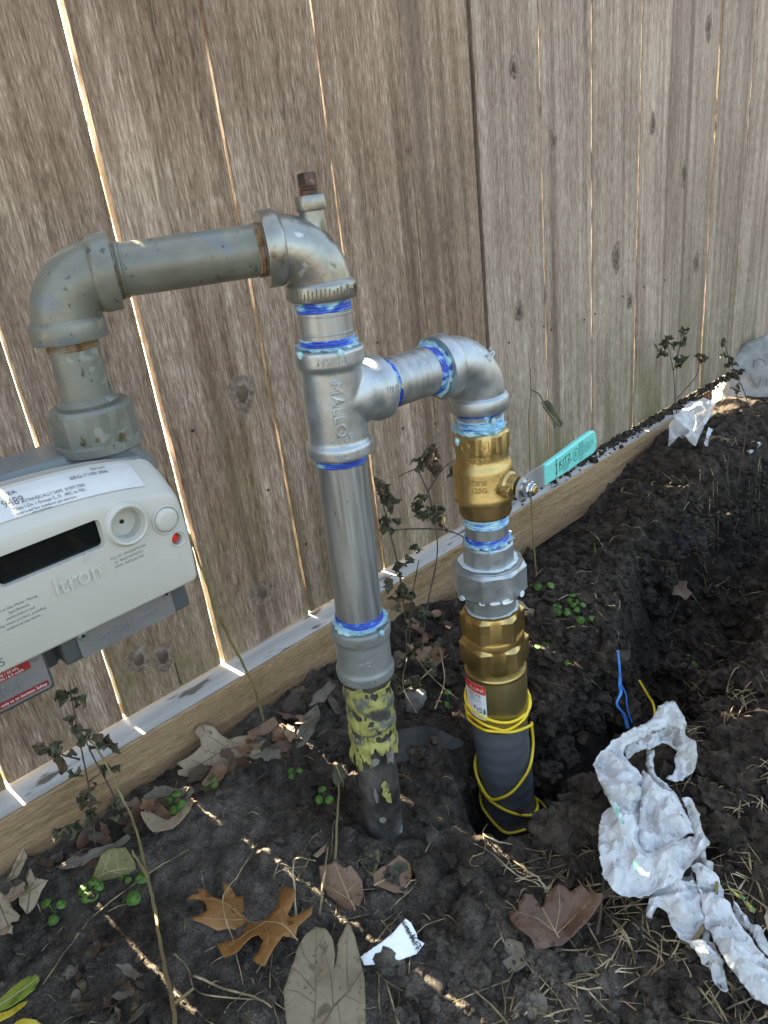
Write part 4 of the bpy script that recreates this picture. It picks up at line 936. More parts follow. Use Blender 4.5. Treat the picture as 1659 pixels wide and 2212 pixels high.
m_.add(vs, fs); cov = m_.build('front_cover', MT['meter_cover'], gm, smooth=40); cov['label'] = 'beige plastic front cover with raised maker name'
bm = bmesh.new(); bm.from_mesh(cov.data); bmesh.ops.remove_doubles(bm, verts=bm.verts, dist=1e-6); bmesh.ops.recalc_face_normals(bm, faces=bm.faces); bm.to_mesh(cov.data); bm.free()
cov.data.polygons.foreach_set('use_smooth', [True] * len(cov.data.polygons)); cov.data.set_sharp_from_angle(angle=R(40))
def disc(name, mt_, poly, y, parent):
    k = len(poly); return MB().add([(a, y, b) for a, b in poly], [tuple(range(k))]).build(name, mt_, parent, smooth=0)
dg_ = disc('display', MT['display'], rrect(.0830, .1505, .4125, .4340, .0030), YF_ + .0036, cov); dg_['label'] = 'black display window'
m_ = MB(); FY = (0, -1, 0)
m_.lathe((RING[0], YF_, RING[1]), FY, [(.0, .0150), (.0016, .0140), (.0030, .0132), (.0034, .0124), (.0030, .0114), (.0010, .0104), (-.0015, .0100)], 48, u=UP, caps=False); m_.build('optical_port_ring', MT['meter_cover'], cov)
disc('port_floor', MT['meter_cover'], circ(*RING, .0105), YF_ + .0072, cov)
m_ = MB(); m_.lathe((RING[0], YF_ + .0070, RING[1]), FY, [(0, .0015), (.0003, .0015)], 20, u=UP); m_.build('port_hole', MT['hole'], cov)
m_ = MB(); m_.lathe((BTN[0], YF_, BTN[1]), FY, [(-.001, .0102), (.0012, .0098), (.0016, .0092), (.0012, .0086)], 44, u=UP, caps=False); m_.build('button_ring', MT['meter_cover'], cov)
m_ = MB(); m_.lathe((BTN[0], YF_, BTN[1]), FY, [(-.001, .0084), (.0014, .0082), (.0026, .0072), (.0032, .0050), (.0034, .0020), (.0034, .0003)], 44, u=UP); m_.build('button', MT['meter_cover'], cov)
m_ = MB(); m_.lathe((RED[0], YF_ + .006, RED[1]), FY, [(0, .0046), (.0005, .0046), (.0022, .0036), (.0028, .0015)], 28, u=UP); rd = m_.build('red_seal', MT['red'], cov); rd['label'] = 'red tamper seal in a round hole'
m_ = MB(); m_.lathe((RED[0] + .0015, YF_, RED[1]), FY, [(-.001, .0062), (.0007, .0058), (.0010, .0052), (.0003, .0046)], 32, u=UP, caps=False); m_.build('seal_ring', MT['meter_cover'], cov)
# raised maker name on the front
m_ = MB(); put_text(m_, 'Itron', .0165, flat((.1265, YF_, .4010), (1, 0, 0), (0, 0, 1), .0002), .0006, .92)
m_.add([(.1328, YF_ - .0012, .4095), (.1352, YF_ - .0012, .4150), (.1372, YF_ - .0012, .4150), (.1334, YF_ - .0012, .4095), (.1328, YF_ + .0005, .4095), (.1352, YF_ + .0005, .4150), (.1372, YF_ + .0005, .4150), (.1334, YF_ + .0005, .4095)], [(0, 1, 2, 3), (0, 4, 5, 1), (1, 5, 6, 2), (2, 6, 7, 3), (3, 7, 4, 0)])
m_.build('raised_name', MT['meter_cover'], cov)
m_ = MB()
for i, s_ in enumerate(('FCC ID  EWQINTELISG', 'IC  864D-INTELISG', 'HVIN  INTELIS-GAS')): put_text(m_, s_, .0024, flat((.1610 - .0005 * i, YF_, .4040 - .0031 * i), (1, 0, 0), (0, 0, 1), .0002))
for i, s_ in enumerate(('Itron Gas Meter, Rating', 'Specification', 'performance and', 'may cause product, including', 'undesired operation.')): put_text(m_, s_, .0024, flat((.0900, YF_, .4015 - .0031 * i), (1, 0, 0), (0, 0, 1), .0002))
put_text(m_, '1495', .0075, flat((.0660, YF_, .3710), (1, 0, 0), (0, 0, 1), .0002))
m_.build('printing', MT['ink'], cov, smooth=0)
# printed label on the sloping upper face, sky reflection painted into its pale colour
def slope(x, t):   # t 0..1 from fold to back edge
    i0, i1 = 3, 5
    def z_at(s, x): 
        y, d, ins = secs[s]; q = (x - .08) / .125; return .4445 - .0105 * q * q - .006 * max(0, q) ** 6 + d - ins
    f = 2.6 + t * 2.2; s = int(f); k = f - s
    y = secs[s][0] * (1 - k) + secs[s + 1][0] * k; z = z_at(s, x) * (1 - k) + z_at(s + 1, x) * k; return Vector((x, y - .0004, z + .0005))
m_ = MB(); vs = []; fs = []; nxs, nts = 30, 8
for i in range(nxs + 1):
    for j in range(nts + 1): vs.append(slope(-.02 + (.186 + .02) * i / nxs, .06 + .88 * j / nts))
for i in range(nxs):
    for j in range(nts): a = i * (nts + 1) + j; fs.append((a, a + nts + 1, a + nts + 2, a + 1))
m_.add(vs, fs); sv = m_.build('sky_sheen_label', MT['sheenlabel'], cov, smooth=60); sv['label'] = 'printed label on the sloping top of the cover, sky sheen painted in'
m_ = MB()
def stext(s_, size, x, t):
    vs_, fs_ = text_geo(s_, size); m_.add([slope(x + v.x, t + v.y / .024) + Vector((0, -.0002, .0002)) for v in vs_], fs_)
stext('METER', .0046, .1080, .72); stext('9489', .0062, .1100, .48); stext('Itron', .0046, .1660, .86); stext('ERG-7100-306', .0040, .1580, .66)
for i, s_ in enumerate(('INTRINSICALLY SAFE  01597-7041', 'Class I Div 1 Groups C, D  -40C to 70C', 'approved for outdoor gas service', 'see manual')): stext(s_, .0026, .1330 - .004 * i, .42 - .115 * i)
m_.build('printing', MT['ink'], sv, smooth=0)
# enamelled body behind
m_ = MB()
def rbox(x0, x1, y0, y1, z0, z1): m_.box((x0, y0, z0), (x1, y1, z1))
rbox(-.045, .205, .474, .560, .352, .4480)
rbox(-.040, .196, .500, .545, .440, .4560)
m_.lathe(IN, UP, [(.425, .034), (.436, .033), (.4415, .0285), (.4445, .0252), (.4550, .0246), (.4560, .0246)], 44)
m_.lathe((.192, .507, .40), (1, 0, 0), [(0, .040), (.006, .038), (.0125, .030)], 36, u=UP)
mbody = m_.build('meter_body', MT['meter_body'], gm, remesh=.0018)
mbody.modifiers['smooth'].iterations = 14
m_ = MB(); m_.lathe(IN, UP, [(.4500, .0235), (.4535, .0235)], 40); m_.build('dark_gasket', MT['hole'], gm)
m_ = MB()
for b in (((.108, .446, .3385), (.2000, .500, .3660)), ((.196, .470, .345), (.2075, .54, .372)), ((-.045, .446, .3290), (.0985, .500, .3660)), ((.0985, .462, .3340), (.108, .50, .366))): m_.box(*b)
m_.build('lower_flange', MT['flange'], gm, remesh=.0016)
pl_ = disc('serial_plate', MT['plate'], rrect(.1185, .1870, .3400, .3600, .0030), .4448, gm); pl_['label'] = 'riveted metal plate stamped 3722401587041'
sol = pl_.modifiers.new('solid', 'SOLIDIFY'); sol.thickness = .0010; sol.offset = 0
m_ = MB(); put_text(m_, '3722401587041', .0068, flat((.1530, .4442, .3478), (1, 0, 0), (0, 0, 1), .0), .0003, 1.02); m_.build('stamped_number', MT['plate'], pl_)
for px_, pz_ in ((.1225, .3560), (.1830, .3575)):
    m_ = MB(); m_.lathe((px_, .4445, pz_), FY, [(0, .0030), (.0012, .0028), (.0018, .0018), (.0014, .0010)], 20, u=UP); rv_ = m_.build('rivet', MT['plate'], pl_)
    m_ = MB(); m_.lathe((px_, .4425, pz_), FY, [(0, .0012), (.0003, .0012)], 12, u=UP); m_.build('rivet_hole', MT['hole'], pl_)
p2_ = disc('rating_plate', MT['plate'], rrect(.020, .0960, .3330, .3600, .0030), .4448, gm); p2_['label'] = 'metal rating plate with red bands'
sol = p2_.modifiers.new('solid', 'SOLIDIFY'); sol.thickness = .0010; sol.offset = 0
for z0, z1 in ((.3515, .3575), (.3345, .3385)):
    disc('red_band', MT['redband'] if 'redband' in MT else MT.setdefault('redband', mat('dark_red_band', [(.4, (.20, .012, .015)), (.6, (.26, .016, .02))], 40, rough=.5)), rrect(.021, .0945 if z0 < .34 else .0880, z0, z1, .001), .4440, p2_)
m_ = MB()
put_text(m_, 'only as to Intrinsic Safety', .0028, flat((.0790, .4437, .3365), (1, 0, 0), (0, 0, 1), .0)); put_text(m_, '5 PSIG / 35 kPa', .0026, flat((.0730, .4437, .3556), (1, 0, 0), (0, 0, 1), .0)); put_text(m_, '230 CFH / 6.5 m3/h', .0026, flat((.0730, .4437, .3530), (1, 0, 0), (0, 0, 1), .0))
m_.build('printing', MT['inkwhite'], p2_, smooth=0)
m_ = MB(); put_text(m_, '7041', .0085, flat((.0720, .4442, .3448), (1, 0, 0), (0, 0, 1), .0), .0003); m_.build('stamped_number', MT['plate'], p2_)
m_ = MB(); m_.lathe((.0915, .4445, .3575), FY, [(0, .0028), (.0012, .0026), (.0016, .0015)], 20, u=UP); m_.build('rivet', MT['plate'], p2_)

for k, (org, ax_, t_, r_, th, L_) in enumerate([(O, RAX, ts(.4935), .0262, .5, .005), (O, RAX, ts(.4930), .0258, -.7, .004), (VC, UP, .3815, .0262, -.9, .006), (VC, UP, .3985, .0215, .55, .007), (VC, UP, .2700, .0240, .1, .004), (VC, UP, .4020, .0270, .2, .004), (O, RAX, ts(.2520), .0255, .9, .004), (TC, bd, .0445, .0240, -2.6, .005), (TC, bd, BL - .047, .0255, -2.9, .006)]):
    ax_ = Vector(ax_).normalized(); u_ = (FC - ax_ * FC.dot(ax_)).normalized(); d_ = u_ * math.cos(th) + ax_.cross(u_) * math.sin(th); p_ = Vector(org) + ax_ * t_ + d_ * r_
    MB().sweep([p_ + UP * .001, p_ + d_ * .001, p_ + d_ * .0012 - UP * L_ * .5, p_ + d_ * .0006 - UP * L_], [.0012, .0026, .0020, .0008], 8).build('sealant_drip', MT['paste'], pw, smooth=60)

# ================================================================== THE GROUND'S SMALL THINGS
# picture-crop coordinates to picture units
def c0(x, y): return (.2976 * x, 877.8 + .2976 * y)
def c1(x, y): return (1097.2 + .372 * x, 658.3 + .372 * y)
def c5(x, y): return (658.3 + .3307 * x, 1261.8 + .3307 * y)
def c6(x, y): return (.3968 * x, 1426.4 + .3968 * y)
def c7(x, y): return (548.6 + .3968 * x, 1755.5 + .3968 * y)
def c8(x, y): return (1097.2 + .3551 * x, 1426.4 + .3551 * y)
def onGv(px, py, it=10):
    px = np.asarray(px, float); py = np.asarray(py, float)
    d = np.stack([(px - 829.5) / 1600, -(py - 1106) / 1600, -np.ones_like(px)]); r = np.array(CM) @ d
    z = np.zeros_like(px)
    for _ in range(it):
        t = (z - CAM.z) / r[2]; x = r[0] * t; y = r[1] * t; z = .5 * z + .5 * gz(x, y)
    t = (z - CAM.z) / r[2]; return r[0] * t, r[1] * t, z
ICO = {}
for sub in (1, 2, 3):
    bm = bmesh.new(); bmesh.ops.create_icosphere(bm, subdivisions=sub, radius=1.0)
    ICO[sub] = (np.array([v.co[:] for v in bm.verts]), np.array([[v.index for v in f.verts] for f in bm.faces])); bm.free()
def blob(sub, seed, amp=.35, fr=1.6):
    V, F = ICO[sub]; n = fbm(V[:, 0] * fr + seed * 7.7, V[:, 1] * fr + V[:, 2] * 2.3 * fr - seed * 3.1, seed % 13, 4); return V * (1 + amp * 2 * n)[:, None], F
def scatter_blobs(px, py, rad, name, lift=.2, flatz=.8, xyz=None):
    X, Y, Z = onGv(px, py) if xyz is None else xyz
    VV = []; FF = []; n0 = 0; base = [[blob(1, k, .42, 2.2) for k in range(10)], [blob(2, k + 20, .42, 2.6) for k in range(10)], [blob(3, k + 40, .45, 2.4) for k in range(10)]]
    for i in range(len(X)):
        if xyz is None and (Y[i] > .699 or Y[i] < .03 or X[i] < -.07): continue
        V, F = base[2 if rad[i] > .009 else 1 if rad[i] > .0032 else 0][int(RNG.integers(10))]
        a, b = RNG.uniform(0, 6.28, 2); ca, sa, cb2, sb = math.cos(a), math.sin(a), math.cos(b), math.sin(b)
        M_ = np.array([[ca, -sa, 0], [sa, ca, 0], [0, 0, 1]]) @ np.array([[1, 0, 0], [0, cb2, -sb], [0, sb, cb2]])
        W_ = (V @ M_.T) * rad[i] * np.array([1, 1, flatz]) + np.array([X[i], Y[i], Z[i] + rad[i] * lift])
        VV.append(W_); FF.append(F + n0); n0 += len(V)
    return arrmesh(name, np.concatenate(VV), np.concatenate(FF), MT['soil'], False)
N_ = 24000
px = RNG.uniform(-40, 1700, N_); py = RNG.uniform(880, 2270, N_); rad = np.clip(.00085 * RNG.uniform(.004, 1, N_) ** -.54, .0007, .010)
left = px < 620 + 200 * (py > 1950); keep = ~(left & (RNG.uniform(0, 1, N_) < .45)); rad = np.where(left, np.minimum(rad * .75, .005), rad)
px = np.concatenate([px[keep], RNG.uniform(-40, 1700, 26000)]); py = np.concatenate([py[keep], RNG.uniform(1100, 2270, 26000)]); rad = np.concatenate([rad[keep], RNG.uniform(.0005, .0013, 26000)])
tag(scatter_blobs(px, py, rad, 'soil_crumbs'), 'dark soil crumbs strewn over the dug ground', 'soil', kind='stuff')
# coarse lumps in the trench and along its walls
N_ = 2300; px = RNG.uniform(1130, 1690, N_); py = RNG.uniform(1000, 1830, N_); rad = np.clip(.0030 * RNG.uniform(.01, 1, N_) ** -.5, .0025, .024); rad = np.where(py < 1500 - .30 * px * 1.0 + 140, np.minimum(rad, .006), rad)
tag(scatter_blobs(px, py, rad, 'soil_lumps', .1), 'coarse black soil lumps filling the dug trench', 'soil', kind='stuff')
# soil spilled on the kick board's top at the far end
N_ = 1300; xs = RNG.uniform(.93, 1.9, N_); ys = .739 - np.abs(RNG.normal(0, .013, N_)); rad = np.clip(.0014 * RNG.uniform(.02, 1, N_) ** -.5, .001, .007)
k_ = (ys > .703) & (RNG.uniform(0, 1, N_) < np.clip((xs - .9) * 4, .05, 1)); zz = np.full(N_, .067)
tag(scatter_blobs(None, None, rad[k_], 'spilled_soil', .3, .8, (xs[k_], ys[k_], zz[k_])), 'loose soil lying on top of the kick board', 'soil', kind='stuff')
# big single clods
for i, (a, b, r_, lab) in enumerate([(690, 490, 80, 'rounded black clod right of the copper leaf'), (540, 655, 52, 'black clod above the tip of the large taupe leaf'), (720, 800, 88, 'large dark clod lying across the white tag'),
        (965, 985, 82, 'crumbly bluish-black clod below the white tag'), (970, 330, 90, 'broad soil clod in front of the old pipe'), (1180, 545, 80, 'crumbly clod between tag and russet leaf'), (1060, 420, 70, 'soil clod left of the buried plastic riser'), (810, 850, 42, 'small dark clod at the lower edge of the white tag')]):
    p = onG(*c7(a, b)); sc = r_ * .3968 * (p - CAM).length / 1600
    V, F = blob(3, 60 + i, .30, 2.2); V = V * (1 + .10 * 2 * fbm(V[:, 0] * 7 + i, V[:, 1] * 7 + V[:, 2] * 5, 4, 3))[:, None]
    V = V * sc * np.array([1, 1, .7]) + np.array([p.x, p.y, p.z + sc * .12]); o = arrmesh('soil_clod', V, F, MT['soil']); tag(o, lab, 'soil clod', 'large clods of dug soil')

# ------------------------------------------------------------------ leaves
def leaf(name, label, poly, mt_, cat='leaf', group='fallen leaves', dz=.004, n=None, curl=.004, edge=0.0, veins=(), vr=.00045, vm='veindark', p0=None, thick=.0005, seed=None, clear=.0012, holes=0, ampn=18):
    seed = seed if seed is not None else int(sum(a for a, b in poly)) % 97
    cx = sum(a for a, b in poly) / len(poly); cy = sum(b for a, b in poly) / len(poly)
    if p0 is None: p0 = onG(cx, cy) + UP * dz
    n = Vector(n).normalized() if n is not None else Vector((.0, .0, 1))
    ex = n.cross(Vector((0, 1, 0))).normalized(); ey = n.cross(ex)
    def uv(px, py): q = atP(px, py, p0, n) - p0; return Vector((q.dot(ex), q.dot(ey)))
    b = [uv(*q) for q in poly]; size = max((a - c).length for a in b for c in b)
    bd_ = []
    for i in range(len(b)):
        a, c = b[i], b[(i + 1) % len(b)]; k = max(1, int((c - a).length / (size / 26)))
        for q in range(k): bd_.append(a + (c - a) * q / k + Vector((float(vnoise(i * 3.3 + q, seed, 2)), float(vnoise(i * 1.7 + q, seed + 9, 3)))) * size * .010 * (q > 0))
    nb = len(bd_); pts = list(bd_); bt = [(v.x, v.y) for v in bd_]; st_ = size / 22
    x0 = min(v.x for v in bd_); x1 = max(v.x for v in bd_); y0 = min(v.y for v in bd_); y1 = max(v.y for v in bd_)
    y = y0 + st_ * .5
    while y < y1:
        x = x0 + st_ * .5
        while x < x1:
            if inside((x, y), bt): pts.append(Vector((x + random.uniform(-.2, .2) * st_, y + random.uniform(-.2, .2) * st_)))
            x += st_
        y += st_
    tv, te, tf, *_r = delaunay_2d_cdt(pts, [(i, (i + 1) % nb) for i in range(nb)], [], 1, 1e-8)
    tf = [t for t in tf if inside(sum((tv[i] for i in t), Vector((0, 0))) / len(t), bt)]
    def lift(u, v):
        return curl * 3.6 * float(fbm(u * ampn + seed, v * ampn - seed, 5, 2)) + edge * ((u * u + v * v) / (size * size * .25)) + curl * .35 * float(vnoise(u * 90 + seed, v * 90, 3))
    def place(u, v, off=0.0):
        q = p0 + ex * u + ey * v + n * (lift(u, v) + off); g = g1(q.x, q.y) + clear + off
        if q.z < g and q.y < .70: q.z = g
        return q
    m_ = MB(); m_.add([place(v.x, v.y) for v in tv], [tuple(t) for t in tf])
    o = m_.build(name, MT[mt_], None, smooth=60, solid=thick); tag(o, label, cat, group)
    for k, vl in enumerate(veins):
        w = [uv(*q) for q in vl]; w3 = []
        for i in range(len(w) - 1):
            for q in range(6): u_ = w[i] + (w[i + 1] - w[i]) * q / 6; w3.append(u_)
        w3.append(w[-1]); nn = len(w3)
        mm = MB(); mm.sweep([place(u_.x, u_.y, vr * .6) for u_ in w3], [vr * (1.15 - .8 * i / nn) * (1.5 if k == 0 else .75) for i in range(nn)], 5)
        mm.build('midrib' if k == 0 else 'vein', MT[vm], o, smooth=60)
    return o
def C(f, l): return [f(*q) for q in l]
def vn(f, mid, *sides): return [C(f, mid)] + [C(f, s) for s in sides]
leaf('oak_leaf', 'pale tan oak leaf with rounded lobes resting against the kick board', C(c6, [(1075,360),(1110,345),(1165,360),(1190,395),(1240,430),(1330,410),(1400,420),(1465,470),(1440,520),(1385,580),(1340,565),(1315,570),(1310,610),(1240,660),(1180,670),(1160,650),(1140,640),(1120,660),(1060,665),(1020,640),(970,625),(965,600),(1000,590),(960,560),(1000,540),(1060,500),(1095,465),(1090,430),(1060,395)]), 'tan', n=(-.15, -.65, .74), dz=.026, curl=.0025,
     veins=vn(c6, [(1465,470),(1380,462),(1280,472),(1180,510),(1080,575),(985,610)], [(1330,465),(1240,440)], [(1250,485),(1120,400)], [(1180,510),(1090,480)], [(1300,470),(1360,550)], [(1230,490),(1260,610)], [(1150,530),(1160,630)], [(1100,565),(1040,540)]), vr=.0005)
leaf('oak_leaf', 'golden-brown oak leaf with pointed lobes lying face up in the foreground', C(c6, [(1018,1300),(1040,1270),(1080,1260),(1075,1238),(1110,1240),(1180,1290),(1210,1290),(1215,1240),(1208,1200),(1240,1205),(1275,1250),(1315,1240),(1320,1330),(1300,1345),(1340,1390),(1440,1420),(1500,1390),(1520,1340),(1525,1260),(1560,1250),(1625,1330),(1620,1370),(1600,1410),(1580,1450),(1600,1470),(1720,1420),(1715,1470),(1640,1530),(1625,1590),(1560,1580),(1510,1640),(1455,1725),(1385,1675),(1420,1640),(1450,1590),(1420,1545),(1380,1550),(1300,1605),(1215,1605),(1170,1515),(1290,1490),(1330,1470),(1300,1440),(1240,1430),(1180,1450),(1040,1420),(1130,1370),(1110,1310),(1060,1290)]), 'gold', curl=.007, edge=.010, dz=.012,
     veins=vn(c6, [(1640,1600),(1560,1510),(1440,1440),(1330,1370),(1240,1310),(1060,1280)], [(1560,1510),(1540,1400),(1540,1280)], [(1440,1440),(1480,1560),(1455,1690)], [(1450,1450),(1320,1510),(1210,1560)], [(1330,1370),(1180,1400),(1060,1415)], [(1270,1330),(1270,1260)]), vm='veinpale', vr=.0004)
leaf('ovate_leaf', 'large taupe-grey leaf with torn tip at the bottom edge', C(c7, [(345,650),(400,665),(436,720),(448,800),(440,880),(458,800),(462,740),(490,680),(520,620),(555,700),(580,800),(605,920),(612,1180),(390,1190),(190,1190),(170,1000),(210,870),(245,760),(290,690)]), 'taupe', dz=.024, n=(-.15, -.25, .95), curl=.006, edge=.004,
     veins=vn(c7, [(370,1190),(440,1080),(520,1000),(600,860)], [(330,1190),(345,1000),(340,820),(350,660)], [(345,1000),(260,900),(215,870)], [(340,880),(280,800),(260,740)], [(345,1060),(250,1000),(180,990)], [(440,1080),(430,940),(390,760)], [(520,1000),(510,860),(515,680)], [(500,1020),(600,1060)], [(340,780),(390,700)], [(460,1060),(480,1180)]), vr=.00055)
leaf('maple_leaf', 'russet brown crumpled leaf beside the white plastic bag', C(c8, [(5,1530),(60,1525),(65,1470),(110,1405),(160,1415),(205,1490),(225,1480),(240,1400),(310,1355),(350,1380),(380,1410),(440,1380),(480,1430),(560,1460),(555,1500),(490,1590),(400,1680),(330,1740),(220,1770),(160,1790),(130,1720),(40,1650),(10,1590)]), 'russet', dz=.024, n=(-.2, -.3, .93), curl=.009, edge=.006,
     veins=vn(c8, [(310,1690),(250,1570),(210,1490)], [(280,1640),(180,1570),(70,1540)], [(300,1660),(400,1560),(500,1470)], [(290,1650),(320,1500),(310,1370)]), vm='veinpale', vr=.0004)
leaf('maple_leaf', 'copper-brown leaf standing upright left of the soil clod', C(c7, [(350,290),(400,280),(445,265),(480,300),(520,285),(550,320),(580,370),(585,450),(570,500),(540,545),(500,540),(440,480),(400,450),(385,420),(365,380)]), 'copper', dz=.008, n=(-.3, -.6, .7), curl=.006, edge=.004, veins=vn(c7, [(550,540),(500,430),(440,280)], [(520,470),(400,400)], [(500,430),(560,370)]), vm='veinpale')
leaf('maple_leaf', 'copper leaf tucked behind withered green leaves in front of the old pipe', C(c7, [(645,340),(690,300),(720,290),(790,230),(850,280),(860,340),(830,450),(800,440),(760,440),(700,415),(650,400)]), 'copper', dz=.008, n=(-.2, -.5, .8), curl=.005, veins=vn(c7, [(650,400),(740,350),(840,290)]), vm='veinpale')
leaf('curled_leaf', 'grey-brown curled leaf leaning on the kick board below the tan oak leaf', C(c6, [(780,740),(850,690),(900,680),(960,700),(1040,680),(1060,710),(1000,780),(950,830),(900,800),(850,820),(800,790)]), 'greybrown', dz=.014, n=(-.3, -.7, .6), curl=.010, edge=.006, veins=vn(c6, [(790,750),(900,740),(1050,700)], [(880,742),(900,800)]))
leaf('heart_leaf', 'olive heart-shaped leaf with pale veins left of the thin twig', C(c6, [(500,1190),(555,1060),(600,1030),(690,1020),(740,1100),(745,1140),(700,1170),(600,1195),(540,1205)]), 'olive', dz=.008, n=(-.3, -.5, .8), curl=.004, edge=.003, veins=vn(c6, [(505,1195),(600,1150),(730,1130)], [(590,1150),(560,1070)], [(650,1140),(640,1040)], [(600,1150),(680,1165)], [(560,1165),(610,1050)]), vm='veinpale')
leaf('curled_leaf', 'curled tan leaf catching a sunbeam below the grey-brown leaf', C(c6, [(790,850),(800,880),(830,930),(860,960),(960,930),(1050,840),(1075,800),(1040,790),(960,860),(900,870),(830,840)]), 'tan', dz=.008, n=(-.3, -.3, .9), curl=.006, edge=.01)
leaf('oak_leaf', 'narrow tan lobed leaf pointing up at the left edge of the picture', C(c6, [(35,1250),(45,1190),(60,1130),(90,1060),(120,1015),(140,1060),(130,1130),(100,1210)]), 'tan', dz=.012, n=(-.2, -.6, .7), curl=.003, veins=vn(c6, [(40,1245),(85,1140),(125,1030)]))
leaf('oak_leaf', 'tan lobed leaf in the heap of leaves at the left', C(c6, [(130,1240),(110,1290),(110,1330),(150,1385),(180,1360),(200,1330),(230,1260),(270,1200),(225,1195),(200,1190),(170,1130),(150,1180),(160,1230)]), 'tan', dz=.012, n=(-.2, -.5, .8), curl=.005, veins=vn(c6, [(150,1380),(170,1260),(260,1200)]))
leaf('oak_leaf', 'pale tan oak leaf cut by the left edge of the picture', C(c6, [(-40,1500),(-30,1260),(0,1255),(60,1310),(70,1350),(110,1390),(100,1420),(60,1430),(90,1480),(90,1540),(30,1520)]), 'tan', dz=.012, n=(-.2, -.4, .85), curl=.005, veins=vn(c6, [(-20,1270),(30,1400),(85,1530)], [(20,1370),(100,1400)]))
leaf('oak_leaf', 'long grey-tan leaf lying along the foot of the kick board', C(c6, [(325,1130),(400,1065),(450,1070),(500,1030),(620,1000),(700,950),(720,970),(640,1040),(560,1060),(500,1110),(430,1130),(350,1140)]), 'greybrown', dz=.012, n=(-.2, -.6, .75), curl=.006, edge=.004, veins=vn(c6, [(330,1130),(480,1085),(710,960)]))
leaf('maple_leaf', 'dark russet leaf against the kick board behind the thin twig', C(c6, [(640,760),(700,770),(740,740),(780,800),(790,860),(760,910),(740,960),(700,900),(670,850)]), 'russet', dz=.012, n=(-.3, -.7, .6), curl=.006, edge=.004)
leaf('ovate_leaf', 'dark brown curled leaf beside the rail where the green-brown twig ends', C(c6, [(1530,260),(1560,210),(1600,150),(1660,130),(1690,170),(1680,230),(1620,270),(1560,290)]), 'litter', dz=.02, n=(-.2, -.7, .6), curl=.008)
leaf('ovate_leaf', 'ribbed grey-brown leaf leaning on the rail behind the riser', C(c6, [(1600,420),(1650,300),(1720,240),(1740,300),(1700,400),(1650,470),(1610,480)]), 'greybrown', dz=.02, n=(-.2, -.7, .6), curl=.006, veins=vn(c6, [(1610,470),(1670,370),(1730,260)], [(1640,420),(1690,410)], [(1660,380),(1710,370)]))
leaf('curled_leaf', 'reddish-brown curled leaf at the end of the tan oak leaf stem', C(c6, [(1460,470),(1540,430),(1600,360),(1640,370),(1620,440),(1560,500),(1480,520)]), 'russet', dz=.012, n=(-.2, -.6, .7), curl=.006)
leaf('curled_leaf', 'tan curled leaf under the rail right of the tan oak leaf', C(c6, [(1340,390),(1420,350),(1490,310),(1520,350),(1500,400),(1430,410),(1390,430)]), 'copper', dz=.012, n=(-.2, -.6, .7), curl=.008)
leaf('ovate_leaf', 'yellow-green leaf in the lower left corner', C(c6, [(-40,1850),(0,1815),(50,1765),(100,1730),(150,1712),(200,1710),(220,1740),(190,1800),(110,1850),(40,1885),(-40,1910)]), 'lime', dz=.02, n=(-.2, -.2, .95), curl=.004, veins=vn(c6, [(-30,1870),(90,1800),(215,1725)]), vm='veinpale')
leaf('ovate_leaf', 'bright yellow leaf under the yellow-green one in the corner', C(c6, [(-40,1990),(0,1960),(60,1930),(130,1880),(150,1850),(110,1860),(40,1900),(-40,1925)]), 'yell', dz=.012, n=(-.2, -.2, .95), curl=.004)
leaf('ovate_leaf', 'yellow leaf cut off by the bottom edge at the left', C(c6, [(50,1990),(90,1955),(130,1945),(190,1955),(240,1990),(220,2050),(80,2050)]), 'yell', dz=.014, n=(-.2, -.3, .9), curl=.004)
leaf('maple_leaf', 'tan lobed leaf lying deep in the trench', C(c1, [(905,1640),(930,1610),(960,1600),(1000,1610),(1040,1608),(1035,1650),(1070,1680),(1050,1700),(1030,1725),(990,1700),(950,1700),(920,1680)]), 'copper', dz=.010, n=(-.4, -.4, .8), curl=.006, veins=vn(c1, [(910,1640),(980,1660),(1050,1690)]))
leaf('ovate_leaf', 'pale tan leaf behind the brass hex nuts', C(c5, [(1370,100),(1420,110),(1460,150),(1500,160),(1510,210),(1470,250),(1420,270),(1380,220)]), 'tan', dz=.010, n=(-.3, -.4, .85), curl=.004, veins=vn(c5, [(1375,110),(1430,190),(1490,240)]))
leaf('oak_leaf', 'copper oak leaf among dead weeds between riser and valve', C(c5, [(650,240),(700,225),(740,260),(790,310),(780,350),(735,320),(690,290),(660,300)]), 'copper', dz=.012, n=(-.3, -.6, .7), curl=.005)
leaf('ovate_leaf', 'broad pinkish-tan leaf behind the grey coupling', C(c5, [(690,470),(740,410),(820,390),(890,400),(920,470),(900,530),(850,560),(760,540),(700,520)]), 'copper', dz=.010, n=(-.3, -.4, .85), curl=.005, veins=vn(c5, [(700,500),(800,470),(910,440)]))
leaf('ovate_leaf', 'tan leaf right of the coupling near the dead weeds', C(c5, [(590,430),(620,420),(650,460),(645,540),(600,560),(580,500)]), 'greybrown', dz=.012, n=(-.3, -.5, .8), curl=.004)
leaf('ovate_leaf', 'small grey leaf fragment at the lower right corner', C(c8, [(20,2140),(90,2050),(170,2010),(230,2060),(250,2150),(150,2200),(60,2220)]), 'greybrown', dz=.010, n=(-.2, -.3, .9), curl=.006, veins=vn(c8, [(30,2150),(130,2110),(240,2100)]))
leaf('oak_leaf', 'torn brown leaf under the russet leaf', C(c8, [(-20,1680),(40,1700),(110,1730),(130,1790),(100,1810),(120,1850),(60,1890),(10,1900),(-30,1850),(20,1800),(-20,1760)]), 'greybrown', dz=.008, n=(-.2, -.3, .9), curl=.006)
